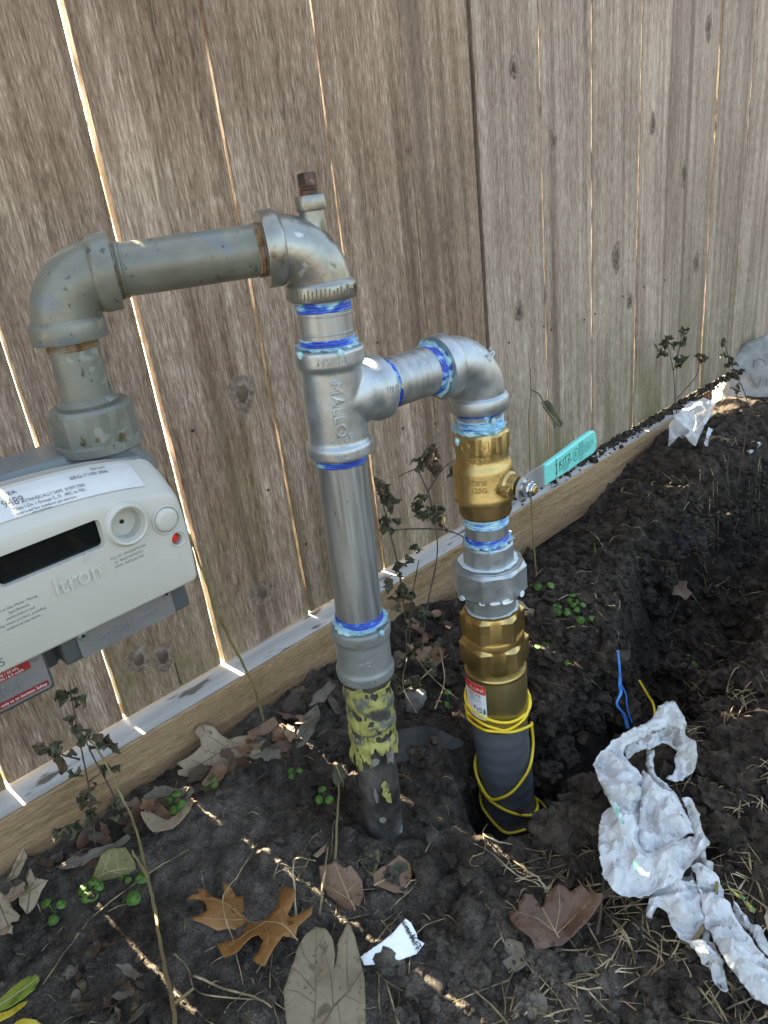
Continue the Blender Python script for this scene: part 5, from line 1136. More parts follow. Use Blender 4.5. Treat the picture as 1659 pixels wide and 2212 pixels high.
leaf('ovate_leaf', 'tan leaf cut by the right edge below the green film', C(c8, [(1560,1560),(1600,1490),(1640,1480),(1640,1640),(1580,1650)]), 'tan', dz=.02, n=(-.3, -.4, .8), curl=.004)
leaf('ovate_leaf', 'dark green withered leaf left of the old pipe base', C(c5, [(180,1230),(200,1180),(240,1165),(255,1210),(285,1260),(280,1310),(255,1365),(215,1340),(185,1290)]), 'weedleaf', dz=.014, n=(-.3, -.6, .7), curl=.006, edge=.005, veins=vn(c5, [(205,1180),(235,1250),(260,1350)]), vm='veinpale')
leaf('ovate_leaf', 'olive withered leaf hanging in front of the old pipe foot', C(c7, [(580,270),(640,220),(675,200),(680,260),(660,330),(640,355),(600,310)]), 'olive', dz=.012, n=(-.3, -.6, .7), curl=.007, edge=.004)
leaf('ovate_leaf', 'dark withered leaf drooping from the stem beside the old pipe', C(c7, [(740,310),(780,265),(830,280),(835,330),(800,330),(760,330)]), 'weedleaf', dz=.012, n=(-.3, -.6, .7), curl=.005)
leaf('ovate_leaf', 'narrow dry tan leaf left of the old pipe foot', C(c7, [(320,230),(360,190),(395,160),(385,200),(345,240)]), 'tan', dz=.008, curl=.002)
# dark leaf litter: heaps of small dry leaves
def rnd_leaf(cx, cy, L, W, ang, lob, seed):
    p = []
    for k in range(18):
        t = 2 * math.pi * k / 18; r = (1 + lob * math.sin(5 * t + seed)) * (1 - .15 * abs(math.sin(t)))
        u, v = L * r * math.cos(t) * .5, W * r * math.sin(t) * .5; p.append((cx + u * math.cos(ang) - v * math.sin(ang), cy + u * math.sin(ang) + v * math.cos(ang)))
    return p
rr = random.Random(3)
heap1 = [(rr.uniform(20, 720), 0) for k in range(52)]
for i, (x, _) in enumerate(heap1):
    y = 1918 - .575 * x + rr.uniform(-8, 60)
    leaf('dry_leaf', ('small dry brown leaf heaped along the foot of the kick board below the meter' if x < 260 else 'small dry brown leaf at the foot of the kick board near the tan oak leaf' if x < 520 else 'small dry brown leaf at the foot of the kick board left of the grey coupling'), rnd_leaf(x, y, rr.uniform(28, 72), rr.uniform(18, 38), rr.uniform(0, 3.14), rr.uniform(0, .25), i), rr.choice(['litter', 'litter', 'greybrown', 'copper', 'russet', 'tan']), group='dry leaves along the kick board', dz=rr.uniform(.004, .016), n=(rr.uniform(-.5, .3), rr.uniform(-.8, -.1), .7), curl=.006, edge=rr.uniform(0, .008))
for i in range(26):
    x, y = rr.uniform(150, 300), rr.uniform(2040, 2200)
    leaf('rotting_leaf', 'rotting dark brown leaf in the heap at the bottom left', rnd_leaf(x, y, rr.uniform(26, 60), rr.uniform(14, 30), rr.uniform(0, 3.14), rr.uniform(0, .25), i + 5), rr.choice(['litter', 'litter', 'greybrown']), group='rotting leaves at the bottom left', dz=rr.uniform(.002, .014), n=(rr.uniform(-.5, .5), rr.uniform(-.6, .2), .8), curl=.007, edge=rr.uniform(0, .008))
for i in range(16):
    x, y = rr.uniform(850, 970), rr.uniform(1290, 1500)
    leaf('dry_leaf', 'small dry leaf under the dead weeds between riser and valve', rnd_leaf(x, y, rr.uniform(20, 44), rr.uniform(12, 24), rr.uniform(0, 3.14), rr.uniform(0, .25), i + 9), rr.choice(['litter', 'copper', 'greybrown', 'weedleaf']), group='dry leaves between riser and valve', dz=rr.uniform(.003, .012), n=(rr.uniform(-.5, .3), rr.uniform(-.7, 0), .7), curl=.005, edge=rr.uniform(0, .006))

# ------------------------------------------------------------------ dead weeds, stalks and twigs
def crumple(seed, L=.016, W=.009):
    m_ = MB(); vs = []; fs = []; nu, nv = 10, 6
    for i in range(nu + 1):
        for j in range(nv + 1):
            u = i / nu; v = j / nv * 2 - 1; w = W * .5 * math.sin(math.pi * min(.98, max(.04, u))) ** .8
            a = u * 2.2 * math.sin(seed * 1.3); x = L * u; y = w * v
            z = .0045 * float(vnoise(u * 5 + seed, v * 2.5, seed)) * 2 + w * .9 * abs(v) ** 1.5 * math.cos(seed) + L * .25 * math.sin(u * 3 + seed)
            vs.append((x * math.cos(a * .4) - z * math.sin(a * .4) * .5, y + .002 * float(vnoise(u * 7, v * 6 + seed, 9)), z))
    for i in range(nu):
        for j in range(nv): k = i * (nv + 1) + j; fs.append((k, k + nv + 1, k + nv + 2, k + 1))
    m_.add(vs, fs); me = bpy.data.meshes.new('withered_leaf'); me.from_pydata(m_.v, [], m_.f); me.update()
    me.polygons.foreach_set('use_smooth', [True] * len(me.polygons)); return me
CRM = [crumple(k) for k in range(7)]
for k, me in enumerate(CRM): me.materials.append(MT['weedbrown' if k in (2, 5) else 'weedleaf'])
def weed(name, label, cat, stems, clusters, Y, rad, smat, group=None, per=(2, 4), size=1.0):
    """stems: lists of (px,py[,Y]); clusters: (px,py[,Y]) tufts of withered leaves"""
    def P3(q): return atY(q[0], q[1], q[2] if len(q) > 2 else Y)
    b = P3(stems[0][0]); t = thing(name, (b.x, b.y, max(0, b.z)), label, cat, group)
    for s in stems:
        p = smoothpath([P3(q) for q in s], 6); nn = len(p)
        p = [v + Vector((float(vnoise(i * .8, rad * 1e4, 3)), 0, float(vnoise(i * .9, 7.7, 5)))) * rad * .8 for i, v in enumerate(p)]
        MB().sweep(p, [rad * (1.15 - .55 * i / nn) * (1 + .25 * (i % 9 == 0)) for i in range(nn)], 7).build('stem', MT[smat], t, smooth=60)
    for c in clusters:
        p = P3(c); sc = (c[3] if len(c) > 3 else 1.0) * size
        for k in range(rr.randint(*per)):
            o = bpy.data.objects.new('withered_leaf', rr.choice(CRM)); COL.objects.link(o); o.parent = t
            o.location = p - BASE[t.name] + Vector((rr.uniform(-1, 1), rr.uniform(-1, .3), rr.uniform(-1, 1))) * .004 * sc
            o.rotation_euler = (rr.uniform(-1.6, 1.6), rr.uniform(-.3, 1.8), rr.uniform(0, 6.28)); s_ = rr.uniform(.7, 1.25) * sc; o.scale = (s_, s_, s_)
    return t
weed('dead_weed', 'dead weed with shrivelled dark leaves before the kick board under the meter', 'weed', [[(205, 1860), (202, 1780), (190, 1690), (172, 1600), (160, 1540), (150, 1480)], [(172, 1640), (140, 1632), (115, 1618)], [(250, 1726), (215, 1660), (190, 1610), (185, 1590)], [(190, 1690), (230, 1660)]],
     [(150, 1492), (145, 1505), (158, 1503), (165, 1560), (160, 1555), (178, 1582), (192, 1590), (115, 1618), (100, 1612), (138, 1638), (166, 1655), (225, 1604), (240, 1608), (215, 1600), (188, 1720), (175, 1730), (200, 1745), (190, 1755), (235, 1738), (246, 1750), (130, 1790), (150, 1785), (172, 1790), (235, 1660)], .655, .0009, 'root', size=.95)
weed('twig', 'bare green-brown twig rising from the bottom edge past the dead weed', 'twig', [[(380, 2230, .33), (372, 2160, .36), (350, 2060, .41), (333, 1960, .46), (318, 1890, .50), (290, 1780, .56), (262, 1720, .59), (235, 1660, .61), (205, 1610, .62), (185, 1597, .625)], [(318, 1890, .50), (300, 1862, .515), (285, 1838, .53)], [(374, 2170, .355), (418, 2135, .36)]], [], .5, .0013, 'twig')
weed('twig', 'pale knotty twig leaning from the ground up behind the meter', 'twig', [[(578, 1604), (560, 1520), (544, 1472), (507, 1399), (470, 1325), (443, 1247), (426, 1205), (402, 1137), (372, 1068), (354, 997)], [(580, 1603), (610, 1620), (655, 1640), (705, 1668)]], [], .665, .0015, 'twig')
weed('dead_weed', 'tall dead weed with curled leaves between the riser and the valve', 'weed', [[(905, 1420), (925, 1300), (945, 1190), (930, 1080), (905, 1010), (925, 960)], [(880, 1440), (872, 1300), (855, 1200), (830, 1100), (818, 1040)], [(905, 1010), (880, 1020), (862, 1030)], [(925, 1060), (960, 1010), (1000, 985)], [(850, 1145), (905, 1142), (960, 1145), (1000, 1160), (1005, 1185), (990, 1260), (985, 1310)], [(880, 1440), (890, 1300), (905, 1210)]],
     [(925, 962), (915, 975), (935, 970), (908, 1000), (935, 1000), (915, 1085), (905, 1075), (938, 1095), (945, 1125), (930, 1110), (832, 1060), (825, 1052), (840, 1082), (830, 1120), (838, 1130), (890, 1185), (880, 1200), (862, 1215), (850, 1240), (870, 1262), (885, 1275), (865, 1290), (840, 1255), (900, 1320), (915, 1335), (880, 1345), (930, 1395), (900, 1390), (915, 1410), (875, 1425), (965, 1025), (985, 1005)], .62, .0010, 'root', size=1.15)
weed('dead_weed', 'low tangle of dead weed stems at the foot of the grey coupling', 'weed', [[(860, 1500, .55), (905, 1470, .56), (960, 1420, .57), (1000, 1400, .58)], [(880, 1390, .58), (930, 1460, .55), (990, 1510, .50)], [(940, 1530, .5), (960, 1470, .53), (950, 1400, .57)], [(900, 1540, .52), (870, 1480, .55), (880, 1420, .57)]],
     [(905, 1480), (930, 1500), (960, 1540), (940, 1545), (890, 1460), (960, 1450), (985, 1500), (860, 1470), (920, 1430), (945, 1380), (890, 1400)], .55, .0008, 'straw', size=1.0)
weed('dry_stalk', 'thin dry stalk with one curled green leaf right of the valve', 'stalk', [[(1158, 1242), (1150, 1130), (1146, 1030), (1143, 900), (1147, 842), (1142, 760)], [(1147, 842), (1163, 850), (1175, 868)]], [], .60, .0012, 'twig')
lf = leaf('hanging_leaf', 'curled dark green leaf hanging from the thin stalk right of the valve', C(c1, [(200,570),(240,555),(270,580),(300,640),(327,690),(320,715),(295,705),(280,730),(275,680),(240,630),(215,600)]), 'weedleaf', cat='leaf', p0=atY(*c1(260, 640), .60), n=(-.5, -.85, .1), curl=.006, veins=vn(c1, [(205,570),(260,640),(315,705)]), vm='veinpale')
weed('dead_weed', 'dead weed with dark seed heads in front of the far fence boards', 'weed', [C(c1, [(1003,830),(985,690),(972,560),(962,400),(930,230)]), C(c1, [(985,540),(1040,480),(1100,400),(1112,300)]), C(c1, [(962,380),(990,280),(1010,170)])],
     C(c1, [(905,200),(925,190),(890,255),(900,270),(1012,150),(1020,180),(1000,215),(1010,225),(985,285),(1000,300),(980,330),(995,345),(1110,290),(1115,320),(1070,600),(1050,620),(1060,650),(915,610)]), .69, .0011, 'root', per=(2, 3), size=1.1)
weed('dead_weed', 'sparse dead weed beside the pale concrete block', 'weed', [C(c1, [(1400,600),(1370,500),(1330,420),(1285,310),(1250,200)])], C(c1, [(1250,195),(1255,215),(1280,295),(1290,310),(1328,400),(1330,480),(1345,490),(1300,350)]), .685, .0011, 'root', per=(2, 3), size=1.1)
for lab, Yp, pts in [('arching dry stem over the back of the trench', .60, [(1010,760),(1130,860),(1300,960),(1430,1000),(1530,1010)]), ('thin dry stem rising near the clear plastic', .58, [(1250,1000),(1180,900),(1125,780),(1130,690)]),
                     ('dry stem at the right edge above the trench', .52, [(1440,1110),(1375,900),(1380,740),(1405,620)]), ('pale green-tan stem hanging into the trench', .50, [(1310,1260),(1290,1130),(1275,960),(1285,860)]), ('horizontal dry stem across the far soil', .60, [(1100,740),(1250,735),(1400,725),(1530,720)])]:
    weed('dead_stalk', lab, 'stem', [[(*c1(*q), Yp) for q in pts]], [], Yp, .0013, 'root', 'dry stems around the trench')
# fine roots dangling over the trench wall
def root(label, f, pts, rad=.0007, m='straw', dz=.002, hs=None, name='root', cat='root', group='roots hanging out of the trench wall'):
    w = []
    for i, q in enumerate(pts):
        p = onG(*f(*q)); w.append(p + UP * (dz if hs is None else hs[i]) - ray(*f(*q)).normalized() * .003)
    p = smoothpath(w, 6); n = len(p)
    p = [v + Vector((float(vnoise(i * .7, rad * 9e3, 1)), float(vnoise(i * .7, 3.1, 2)), float(vnoise(i * .6, 5.5, 4)))) * .0012 for i, v in enumerate(p)]
    o = MB().sweep(p, [rad * (1.1 - .5 * i / n) for i in range(n)], 6).build(name, MT[m], None, smooth=60); return tag(o, label, cat, group)
root('pale root curling down to the blue twine', c1, [(380,1690),(470,1690),(515,1700),(510,1760),(560,1830),(620,1870),(650,1960),(645,2000)], .0010)
root('curled pale root above the green seedlings', c1, [(290,1720),(360,1690),(440,1700),(510,1690),(500,1650)], .0007)
root('root running across the slate-like stone', c1, [(1050,1150),(1005,1230),(1030,1320),(1080,1430)], .0010)
root('long root crossing the trench below the grey stone', c1, [(740,1470),(860,1490),(980,1490),(1100,1440),(1190,1390)], .0010, 'twig')
root('branching root reaching in from the right edge', c1, [(1530,1960),(1400,1975),(1280,1960),(1200,1990),(1140,1970)], .0011)
root('thin root fork under the branching root', c1, [(1400,1975),(1330,2040),(1260,2060),(1170,2110)], .0008)
root('brown root on the right side of the trench', c1, [(1180,1400),(1210,1500),(1230,1620),(1290,1720)], .0008, 'root')
root('thin root on the trench wall behind the riser', c8, [(260,140),(330,170),(410,250)], .0006)
root('root arching down the trench wall left of the twine', c8, [(400,30),(520,140),(600,230),(640,360)], .0008)
root('root lying over the far trench edge behind the bag', c8, [(620,210),(720,215),(820,225),(920,265)], .0009)
root('pale bent root on the soil left of the trench', c1, [(430,1300),(500,1340),(540,1390),(570,1450)], .0013)

# ------------------------------------------------------------------ straw
def straw(label, f, pts, rad=.0008, m='straw', hs=None): return root(label, f, pts, rad, m, .003, hs, 'dry_straw', 'straw', 'long dry straws on the soil')
straw('long bent straw in front of the buried plastic riser', c7, [(1275,65),(1250,130),(1390,185),(1560,220),(1660,195)], .0008)
straw('looped pale straw below the buried riser', c7, [(1250,135),(1255,220),(1190,255),(1180,300),(1225,300)], .0006)
straw('yellow straw bending between russet leaf and bag', c8, [(320,1030),(440,1180),(470,1330),(560,1500),(700,1680),(770,1800)], .0009)
straw('very long pale straw crossing the grey soil at the left', c6, [(240,1775),(380,1570),(520,1400),(800,1180),(1035,1040)], .0007)
straw('bent pale straw standing over the golden oak leaf', c6, [(1430,1120),(1330,1260),(1235,1390),(1290,1600),(1330,1780)], .0007, hs=[.03, .025, .02, .012, .004])
straw('straw running right from the twig at the bottom', c6, [(950,1610),(1020,1680),(1085,1820),(1300,1850),(1400,1860)], .0008)
straw('thick flattened straw at the bottom centre', c6, [(1060,1725),(1200,1790),(1400,1850),(1480,1900)], .0011)
straw('yellowish straw rising right at the bottom edge', c7, [(1410,1150),(1490,1020),(1565,880)], .0010)
straw('thin pale straw pointing at the right edge beside the bag', c8, [(1290,785),(1420,690),(1582,590)], .0008)
straw('wavy pale straw down the right side of the bag', c8, [(1390,880),(1410,1000),(1440,1080),(1470,1250),(1480,1310)], .0012)
straw('upright brown straw near the copper leaf', c7, [(445,270),(465,130),(490,-20)], .0014, 'twig', hs=[.002, .02, .035])
straw('pale straw leaning over the copper leaf', c7, [(360,570),(395,440),(430,310)], .0012, hs=[.003, .02, .03])
straw('pale upright straw left of the copper leaf', c7, [(230,640),(240,500),(250,380),(350,345)], .0010, hs=[.003, .02, .03, .02])
straw('dark forked twig across the foot of the bag', c8, [(545,1680),(570,1480),(600,1320),(615,1270),(570,1220),(600,1165),(690,1120)], .0013, 'root', hs=[.003, .01, .02, .03, .03, .035, .04])
straw('dark twig lying below the bag', c8, [(470,1580),(600,1470),(700,1430),(810,1380)], .0016, 'root', hs=[.004, .01, .015, .02])
straw('reddish twig beside the tail of the bag', c8, [(1090,450),(1150,500),(1215,530)], .0016, 'twig')
straw('broken tan stalk on the bag tail', c8, [(1090,1780),(1180,1690),(1230,1600),(1255,1500)], .0022, 'twig', hs=[.006, .012, .02, .03])
VV = []; FF = []; n0 = 0
def mass(px, py, lmin, lmax, rmin, rmax, lift=.004):
    global n0
    X, Y, Z = onGv(px, py)
    for i in range(len(X)):
        if Y[i] > .695 or Y[i] < .02: continue
        L_ = RNG.uniform(lmin, lmax); a = RNG.uniform(0, 6.28); b_ = RNG.normal(0, .9) if RNG.uniform() < .3 else RNG.normal(0, .15); r_ = RNG.uniform(rmin, rmax); seg = 4; x, y = X[i], Y[i]; rows = []
        l0 = RNG.uniform(0, lift)
        for s in range(seg + 1):
            rows.append((x, y)); x += math.cos(a) * L_ / seg; y += math.sin(a) * L_ / seg; a += b_ / seg + RNG.normal(0, .10)
        rx = np.array([q[0] for q in rows]); ry = np.minimum(np.array([q[1] for q in rows]), .700); rz = gz(rx, ry); rz = np.maximum(rz, np.linspace(rz[0], rz[-1], seg + 1)) + r_ + l0 * np.sin(np.linspace(0, 3.1, seg + 1)) + .001
        d = np.array([-math.sin(a), math.cos(a), 0])
        for s in range(seg + 1):
            c = np.array([rx[s], ry[s], rz[s]]); k = r_ * (1 - .35 * s / seg); VV.append(np.stack([c + d * k, c - d * k, c + np.array([0, 0, k * 1.1])]))
            if s < seg:
                q = n0 + s * 3
                for j in range(3): j2 = (j + 1) % 3; FF.append((q + j, q + j2, q + 3 + j2, q + 3 + j))
        n0 += (seg + 1) * 3
U = RNG.uniform
mass(U(1080, 1690, 330), U(1820, 2250, 330), .012, .05, .0003, .0010)
mass(U(1450, 1690, 240), U(1440, 1800, 240), .012, .05, .0003, .0009, .010)
mass(U(560, 900, 60), U(1850, 2250, 60), .012, .05, .0003, .0009)
mass(U(0, 1690, 220), U(1250, 2250, 220), .006, .03, .0002, .0006)
mass(U(1330, 1690, 80), U(950, 1300, 80), .012, .05, .0003, .0009, .008)
mass(U(1000, 1330, 40), U(1250, 1480, 40), .010, .04, .0003, .0007, .006)
o = arrmesh('straw_litter', np.concatenate(VV), np.array(FF), MT['straw'], False); tag(o, 'bits of dry straw and grass scattered over the soil', 'straw', kind='stuff')

# ------------------------------------------------------------------ seedlings and grass
def seedling(label, f, x, y, nleaf=3, size=.006, h=.008):
    p = onG(*f(x, y)); t = thing('clover_seedling', tuple(p), label, 'seedling', 'green seedlings on the soil')
    for k in range(nleaf):
        a = 2 * math.pi * k / nleaf + rr.uniform(-.4, .4) + x; d = Vector((math.cos(a), math.sin(a), 0)); hh = h * rr.uniform(.7, 1.3); top = p + UP * hh + d * size * .4
        MB().sweep(smoothpath([p, p + UP * hh * .7 + d * size * .1, top], 3), .00035, 5).build('stem', MT['seedling'], t)
        n_ = (UP + d * .3 + Vector((-.4, -.5, 0)) * .6).normalized(); e1 = n_.cross(d).normalized(); e2 = e1.cross(n_); e2 = e2 if e2.dot(d) > 0 else -e2; vs = [top]
        for q in range(14):
            tt = 2 * math.pi * q / 14; r_ = size * .5 * (1 - .22 * max(0, math.cos(tt)) ** 6); vs.append(top + e2 * (size * .45 + r_ * math.cos(tt)) + e1 * r_ * math.sin(tt) + n_ * .0008 * math.cos(2 * tt))
        MB().add(vs[1:], [tuple(range(14))]).build('leaflet', MT['seedling'], t, smooth=60, solid=.0003)
for a in [('bright green clover below the grey-brown curled leaf', c6, 1165, 720, 3, .008, .014), ('cluster of green sprouts beside the sunlit curled leaf', c6, 965, 815, 4, .011, .012), ('three-leaved clover left of the long pale straw', c6, 310, 1410, 3, .010, .014), ('green sprout near the twig in the grey soil', c6, 755, 1270, 2, .014, .008),
          ('small clover at the foot of the kick board', c6, 1520, 170, 3, .010, .010), ('tiny seedling right of the tan oak leaf', c6, 1610, 640, 3, .007, .010), ('seedling under the olive heart-shaped leaf', c6, 700, 1200, 3, .007, .006), ('low green weed right of the leaf heap', c6, 500, 1275, 5, .010, .006),
          ('clover seedling beside the old pipe', c5, 135, 1430, 3, .009, .012), ('seedling left of the buried riser sticker', c5, 940, 800, 2, .010, .012), ('seedlings behind the hex nuts', c1, 190, 1840, 4, .009, .010), ('seedlings in the middle of the mound', c1, 320, 1810, 4, .009, .010), ('seedling beside the curled root', c1, 380, 1740, 3, .009, .010), ('seedling with cupped leaf on the mound', c1, 455, 1860, 2, .012, .010),
          ('round-leaved seedling low on the mound', c1, 220, 2020, 3, .012, .008), ('pair of small round leaves on the trench edge', c1, 310, 2100, 2, .011, .008), ('clover right of the first mound seedling', c1, 410, 1800, 3, .009, .012), ('yellowing seedling on the mound', c1, 260, 1800, 3, .008, .010), ('pale seedling deep in the trench', c1, 1060, 2080, 2, .012, .006), ('small seedling under the thin stalk', c1, 210, 1655, 2, .012, .008)]:
    seedling(*a)
def blades(label, pts_list, Y, w=.0035):
    b = atY(*pts_list[0][0], Y); t = thing('grass_tuft', tuple(b), label, 'grass', None)
    for pl in pts_list:
        p = smoothpath([atY(q[0], q[1], Y) for q in pl], 5); vs = []; fs = []; n = len(p)
        for i, v in enumerate(p):
            k = w * .5 * (1 - (i / (n - 1)) ** 2 * .9); vs += [v + Vector((k, 0, 0)), v + Vector((0, -k * .35, 0)), v - Vector((k, 0, 0))]
        for i in range(n - 1):
            for j in range(2): fs.append((i * 3 + j, i * 3 + j + 1, i * 3 + j + 4, i * 3 + j + 3))
        MB().add(vs, fs).build('blade', MT['seedling'], t, smooth=60, solid=.0003)
blades('bright green grass blades left of the concrete block', [C(c1, [(1195,690),(1235,580),(1265,470),(1292,395)]), C(c1, [(1190,690),(1215,620),(1225,560)]), C(c1, [(1200,690),(1240,640),(1262,600)])], .66)
blades('green grass blades on the soil under the kick board', [C(c1, [(665,1315),(690,1260),(700,1190),(702,1140)]), C(c1, [(585,1320),(600,1290),(605,1270)])], .62)
blades('short green shoots at the trench edge', [C(c1, [(710,1520),(735,1470),(755,1450)]), C(c1, [(740,1430),(725,1400),(722,1380)]), C(c1, [(505,1450),(505,1410),(500,1380)])], .56)

# ------------------------------------------------------------------ stones, block, fabric, twine, tag
def rock(name, label, cat, ctr, sx, sy, sz, mt_, seed, rz=0, tilt=(0, 0)):
    V, F = blob(3, seed, .22, 1.5); V = np.sign(V) * np.abs(V) ** .8
    M_ = Matrix.Rotation(tilt[0], 3, 'X') @ Matrix.Rotation(tilt[1], 3, 'Y') @ Matrix.Rotation(rz, 3, 'Z'); V = (V * np.array([sx, sy, sz])) @ np.array(M_).T + np.array(ctr)
    return tag(arrmesh(name, V, F, MT[mt_]), label, cat)
p = onG(*c5(720, 785)); rock('stone', 'mottled pale stone between the coupling and the brass riser', 'stone', p + UP * .006, .020, .013, .010, 'stone2', 5, .5)
p = onG(*c1(1075, 1335)) - ray(*c1(1075, 1335)).normalized() * .03; nrm = Vector((-.62, -.5, .6)).normalized()
m_ = MB(); pol = C(c1, [(980,1370),(1010,1250),(1050,1208),(1130,1258),(1172,1330),(1150,1400),(1070,1452),(1000,1422)]); q = [atP(*a, p, nrm) for a in pol]; k = len(q)
cc = sum(q, Vector()) / k
m_.add([cc + (v - cc) * .90 + nrm * .004 for v in q] + q + [v - nrm * .022 for v in q] + [cc + nrm * .006], [(i, (i + 1) % k, k * 3) for i in range(k)] + [(i, k + i, k + (i + 1) % k, (i + 1) % k) for i in range(k)] + [(k + i, 2 * k + i, 2 * k + (i + 1) % k, k + (i + 1) % k) for i in range(k)] + [tuple(range(2 * k, 3 * k))])
o = m_.build('flat_stone', MT['stone'], None, smooth=25); tag(o, 'flat grey angular stone stuck in the trench wall', 'stone')
sv_ = o.modifiers.new('sub', 'SUBSURF'); sv_.subdivision_type = 'SIMPLE'; sv_.levels = 3; sv_.render_levels = 3
tx_ = bpy.data.textures.new('stone_relief', 'CLOUDS'); tx_.noise_scale = .012; dm = o.modifiers.new('relief', 'DISPLACE'); dm.texture = tx_; dm.strength = .004
for i, (x, y, r_, lab) in enumerate([(820, 1600, 30, 'dark rounded lump in the trench left wall'), (800, 1400, 34, 'rounded soil lump under the grey stone'), (960, 2080, 34, 'dark lump on the trench floor'), (1200, 1560, 60, 'big dark lump on the trench far wall'), (850, 2110, 26, 'small dark lump on the trench floor by the wall')]):
    p = onG(*c1(x, y)); s_ = r_ * .372 * (p - CAM).length / 1600 * 1.6
    V, F = blob(3, 90 + i, .25, 1.7); o = arrmesh('soil_clod', V * s_ * np.array([1, 1, .8]) + np.array(p), F, MT['soil']); tag(o, lab, 'soil clod', 'large clods of dug soil')
# concrete disc leaning at the fence
nb_ = Vector((-.80, -.52, .30)).normalized(); ctr = atY(1692, 850, .63); rc_ = 122 * (ctr - CAM).length / 1600 * .93
m_ = MB(); m_.lathe(ctr - nb_ * .12, nb_, [(0, rc_ * .9), (.01, rc_), (.105, rc_), (.116, rc_ * .975), (.120, rc_ * .93), (.120, rc_ * .6), (.120, rc_ * .2)], 64, u=UP, rf=lambda th, t, r: r * (1 + .03 * float(vnoise(math.cos(th) * 2 + 5, math.sin(th) * 2 + t * 9, 3)) * 2))
cbk = m_.build('concrete_block', MT['concrete'], None, smooth=40); cs_ = cbk.modifiers.new('sub', 'SUBSURF'); cs_.subdivision_type = 'SIMPLE'; cs_.levels = 2; cs_.render_levels = 2; tx_ = bpy.data.textures.new('cast_relief', 'CLOUDS'); tx_.noise_scale = .05; cd_ = cbk.modifiers.new('relief', 'DISPLACE'); cd_.texture = tx_; cd_.strength = .016; tag(cbk, 'pale round concrete block with scratched letters at the right edge', 'concrete block')
exx = UP.cross(nb_).normalized(); eyy = nb_.cross(exx)
for nm, cxp, cyp, st_ in (('O', 1640, 788, [(-13,2),(-9,-9),(2,-13),(12,-8),(14,3),(6,12),(-6,12),(-13,2)]), ('V', 1636, 826, [(-16,-14),(-8,0),(0,13),(5,0),(9,-14)]), ('H', 1664, 822, [(-10,-12),(-8,12),(-9,2),(6,-2),(5,-14),(8,10)])):
    MB().sweep([atP(cxp + a, cyp + b, ctr + nb_ * .0006, nb_) for a, b in st_], .0016, 5).build('scratched_letter', MT['groove'], cbk)
leaf('weed_fabric', 'torn strip of black weed fabric behind the old pipe', C(c5, [(590,960),(720,930),(820,935),(900,960),(980,1000),(1045,1040),(1030,1062),(960,1080),(880,1100),(800,1130),(700,1150),(600,1172)]), 'fabric', cat='fabric', group=None, dz=.010, n=(-.15, -.35, .9), curl=.003, thick=.0016)
tw = [(1335, 1406), (1338, 1440), (1341, 1478), (1342, 1497), (1332, 1522), (1350, 1545), (1357, 1572)]
pt = [atY(a, b, .365 - .003 * i) for i, (a, b) in enumerate(tw)]
t = thing('blue_twine', tuple(pt[-1]), 'frayed bright blue twine hanging into the trench behind the bag', 'twine')
MB().sweep(smoothpath(pt, 8), .0013, 6).build('strand', MT['twine'], t); MB().sweep(smoothpath([v + Vector((.003 * math.sin(i * 2), .001, 0)) for i, v in enumerate(pt)], 8), .0009, 6).build('strand', MT['twine'], t)
MB().sweep(smoothpath([atY(1341, 1478, .356), atY(1352, 1500, .354), atY(1355, 1530, .352), atY(1365, 1560, .348)], 6), .0009, 6).build('strand', MT['twine'], t)
o = MB().sweep(smoothpath([atY(1381, 1470, .37), atY(1399, 1501, .36), atY(1413, 1529, .35), atY(1416, 1600, .33)], 6), .0014, 7).build('yellow_wire', MT['yellow'], None); tag(o, 'loose end of yellow wire sticking up behind the bag', 'wire')
tg = leaf('paper_tag', 'white card tag printed with a warning, half buried in soil', C(c7, [(578,785),(700,700),(750,660),(790,615),(825,578),(855,600),(885,660),(890,690),(928,712),(885,770),(800,800),(700,820),(600,832)]), 'tagpaper', cat='tag', group=None, dz=.014, n=(-.25, -.45, .86), curl=.0006, thick=.0005, clear=.004)
ctr = onG(*c7(750, 710)) + UP * .014
p0_ = sum((Vector(v.co) for v in tg.data.vertices), Vector()) / len(tg.data.vertices); ntag = Vector((-.25, -.45, .86)).normalized()
def tagtext(s_, x, y, size, ang):
    a = atP(*c7(x, y), p0_, ntag); b = atP(*c7(x + 50 * math.cos(ang), y + 50 * math.sin(ang)), p0_, ntag); e1 = (b - a).normalized(); e2 = ntag.cross(e1).normalized(); m_ = MB(); put_text(m_, s_, size, flat(a, e1, e2, .0016)); m_.build('printing', MT['inkblack'], tg, smooth=0)
for s_, x, y, sz in (('KITZ', 888, 728, .0085), ('WARNING', 866, 690, .0045), ('Cancer and', 848, 655, .0040), ('Reproductive', 832, 632, .0040), ('www.P65', 816, 612, .0040)): tagtext(s_, x, y, sz, R(62))
# green printed film at the right edge
leaf('printed_film', 'scrap of green and yellow printed plastic film at the right edge', C(c8, [(1300,1340),(1360,1380),(1440,1460),(1500,1540),(1590,1640),(1640,1700),(1640,1620),(1560,1540),(1480,1460),(1400,1400)]), 'greenbag', cat='plastic film', group=None, dz=.010, n=(-.2, -.3, .9), curl=.006)

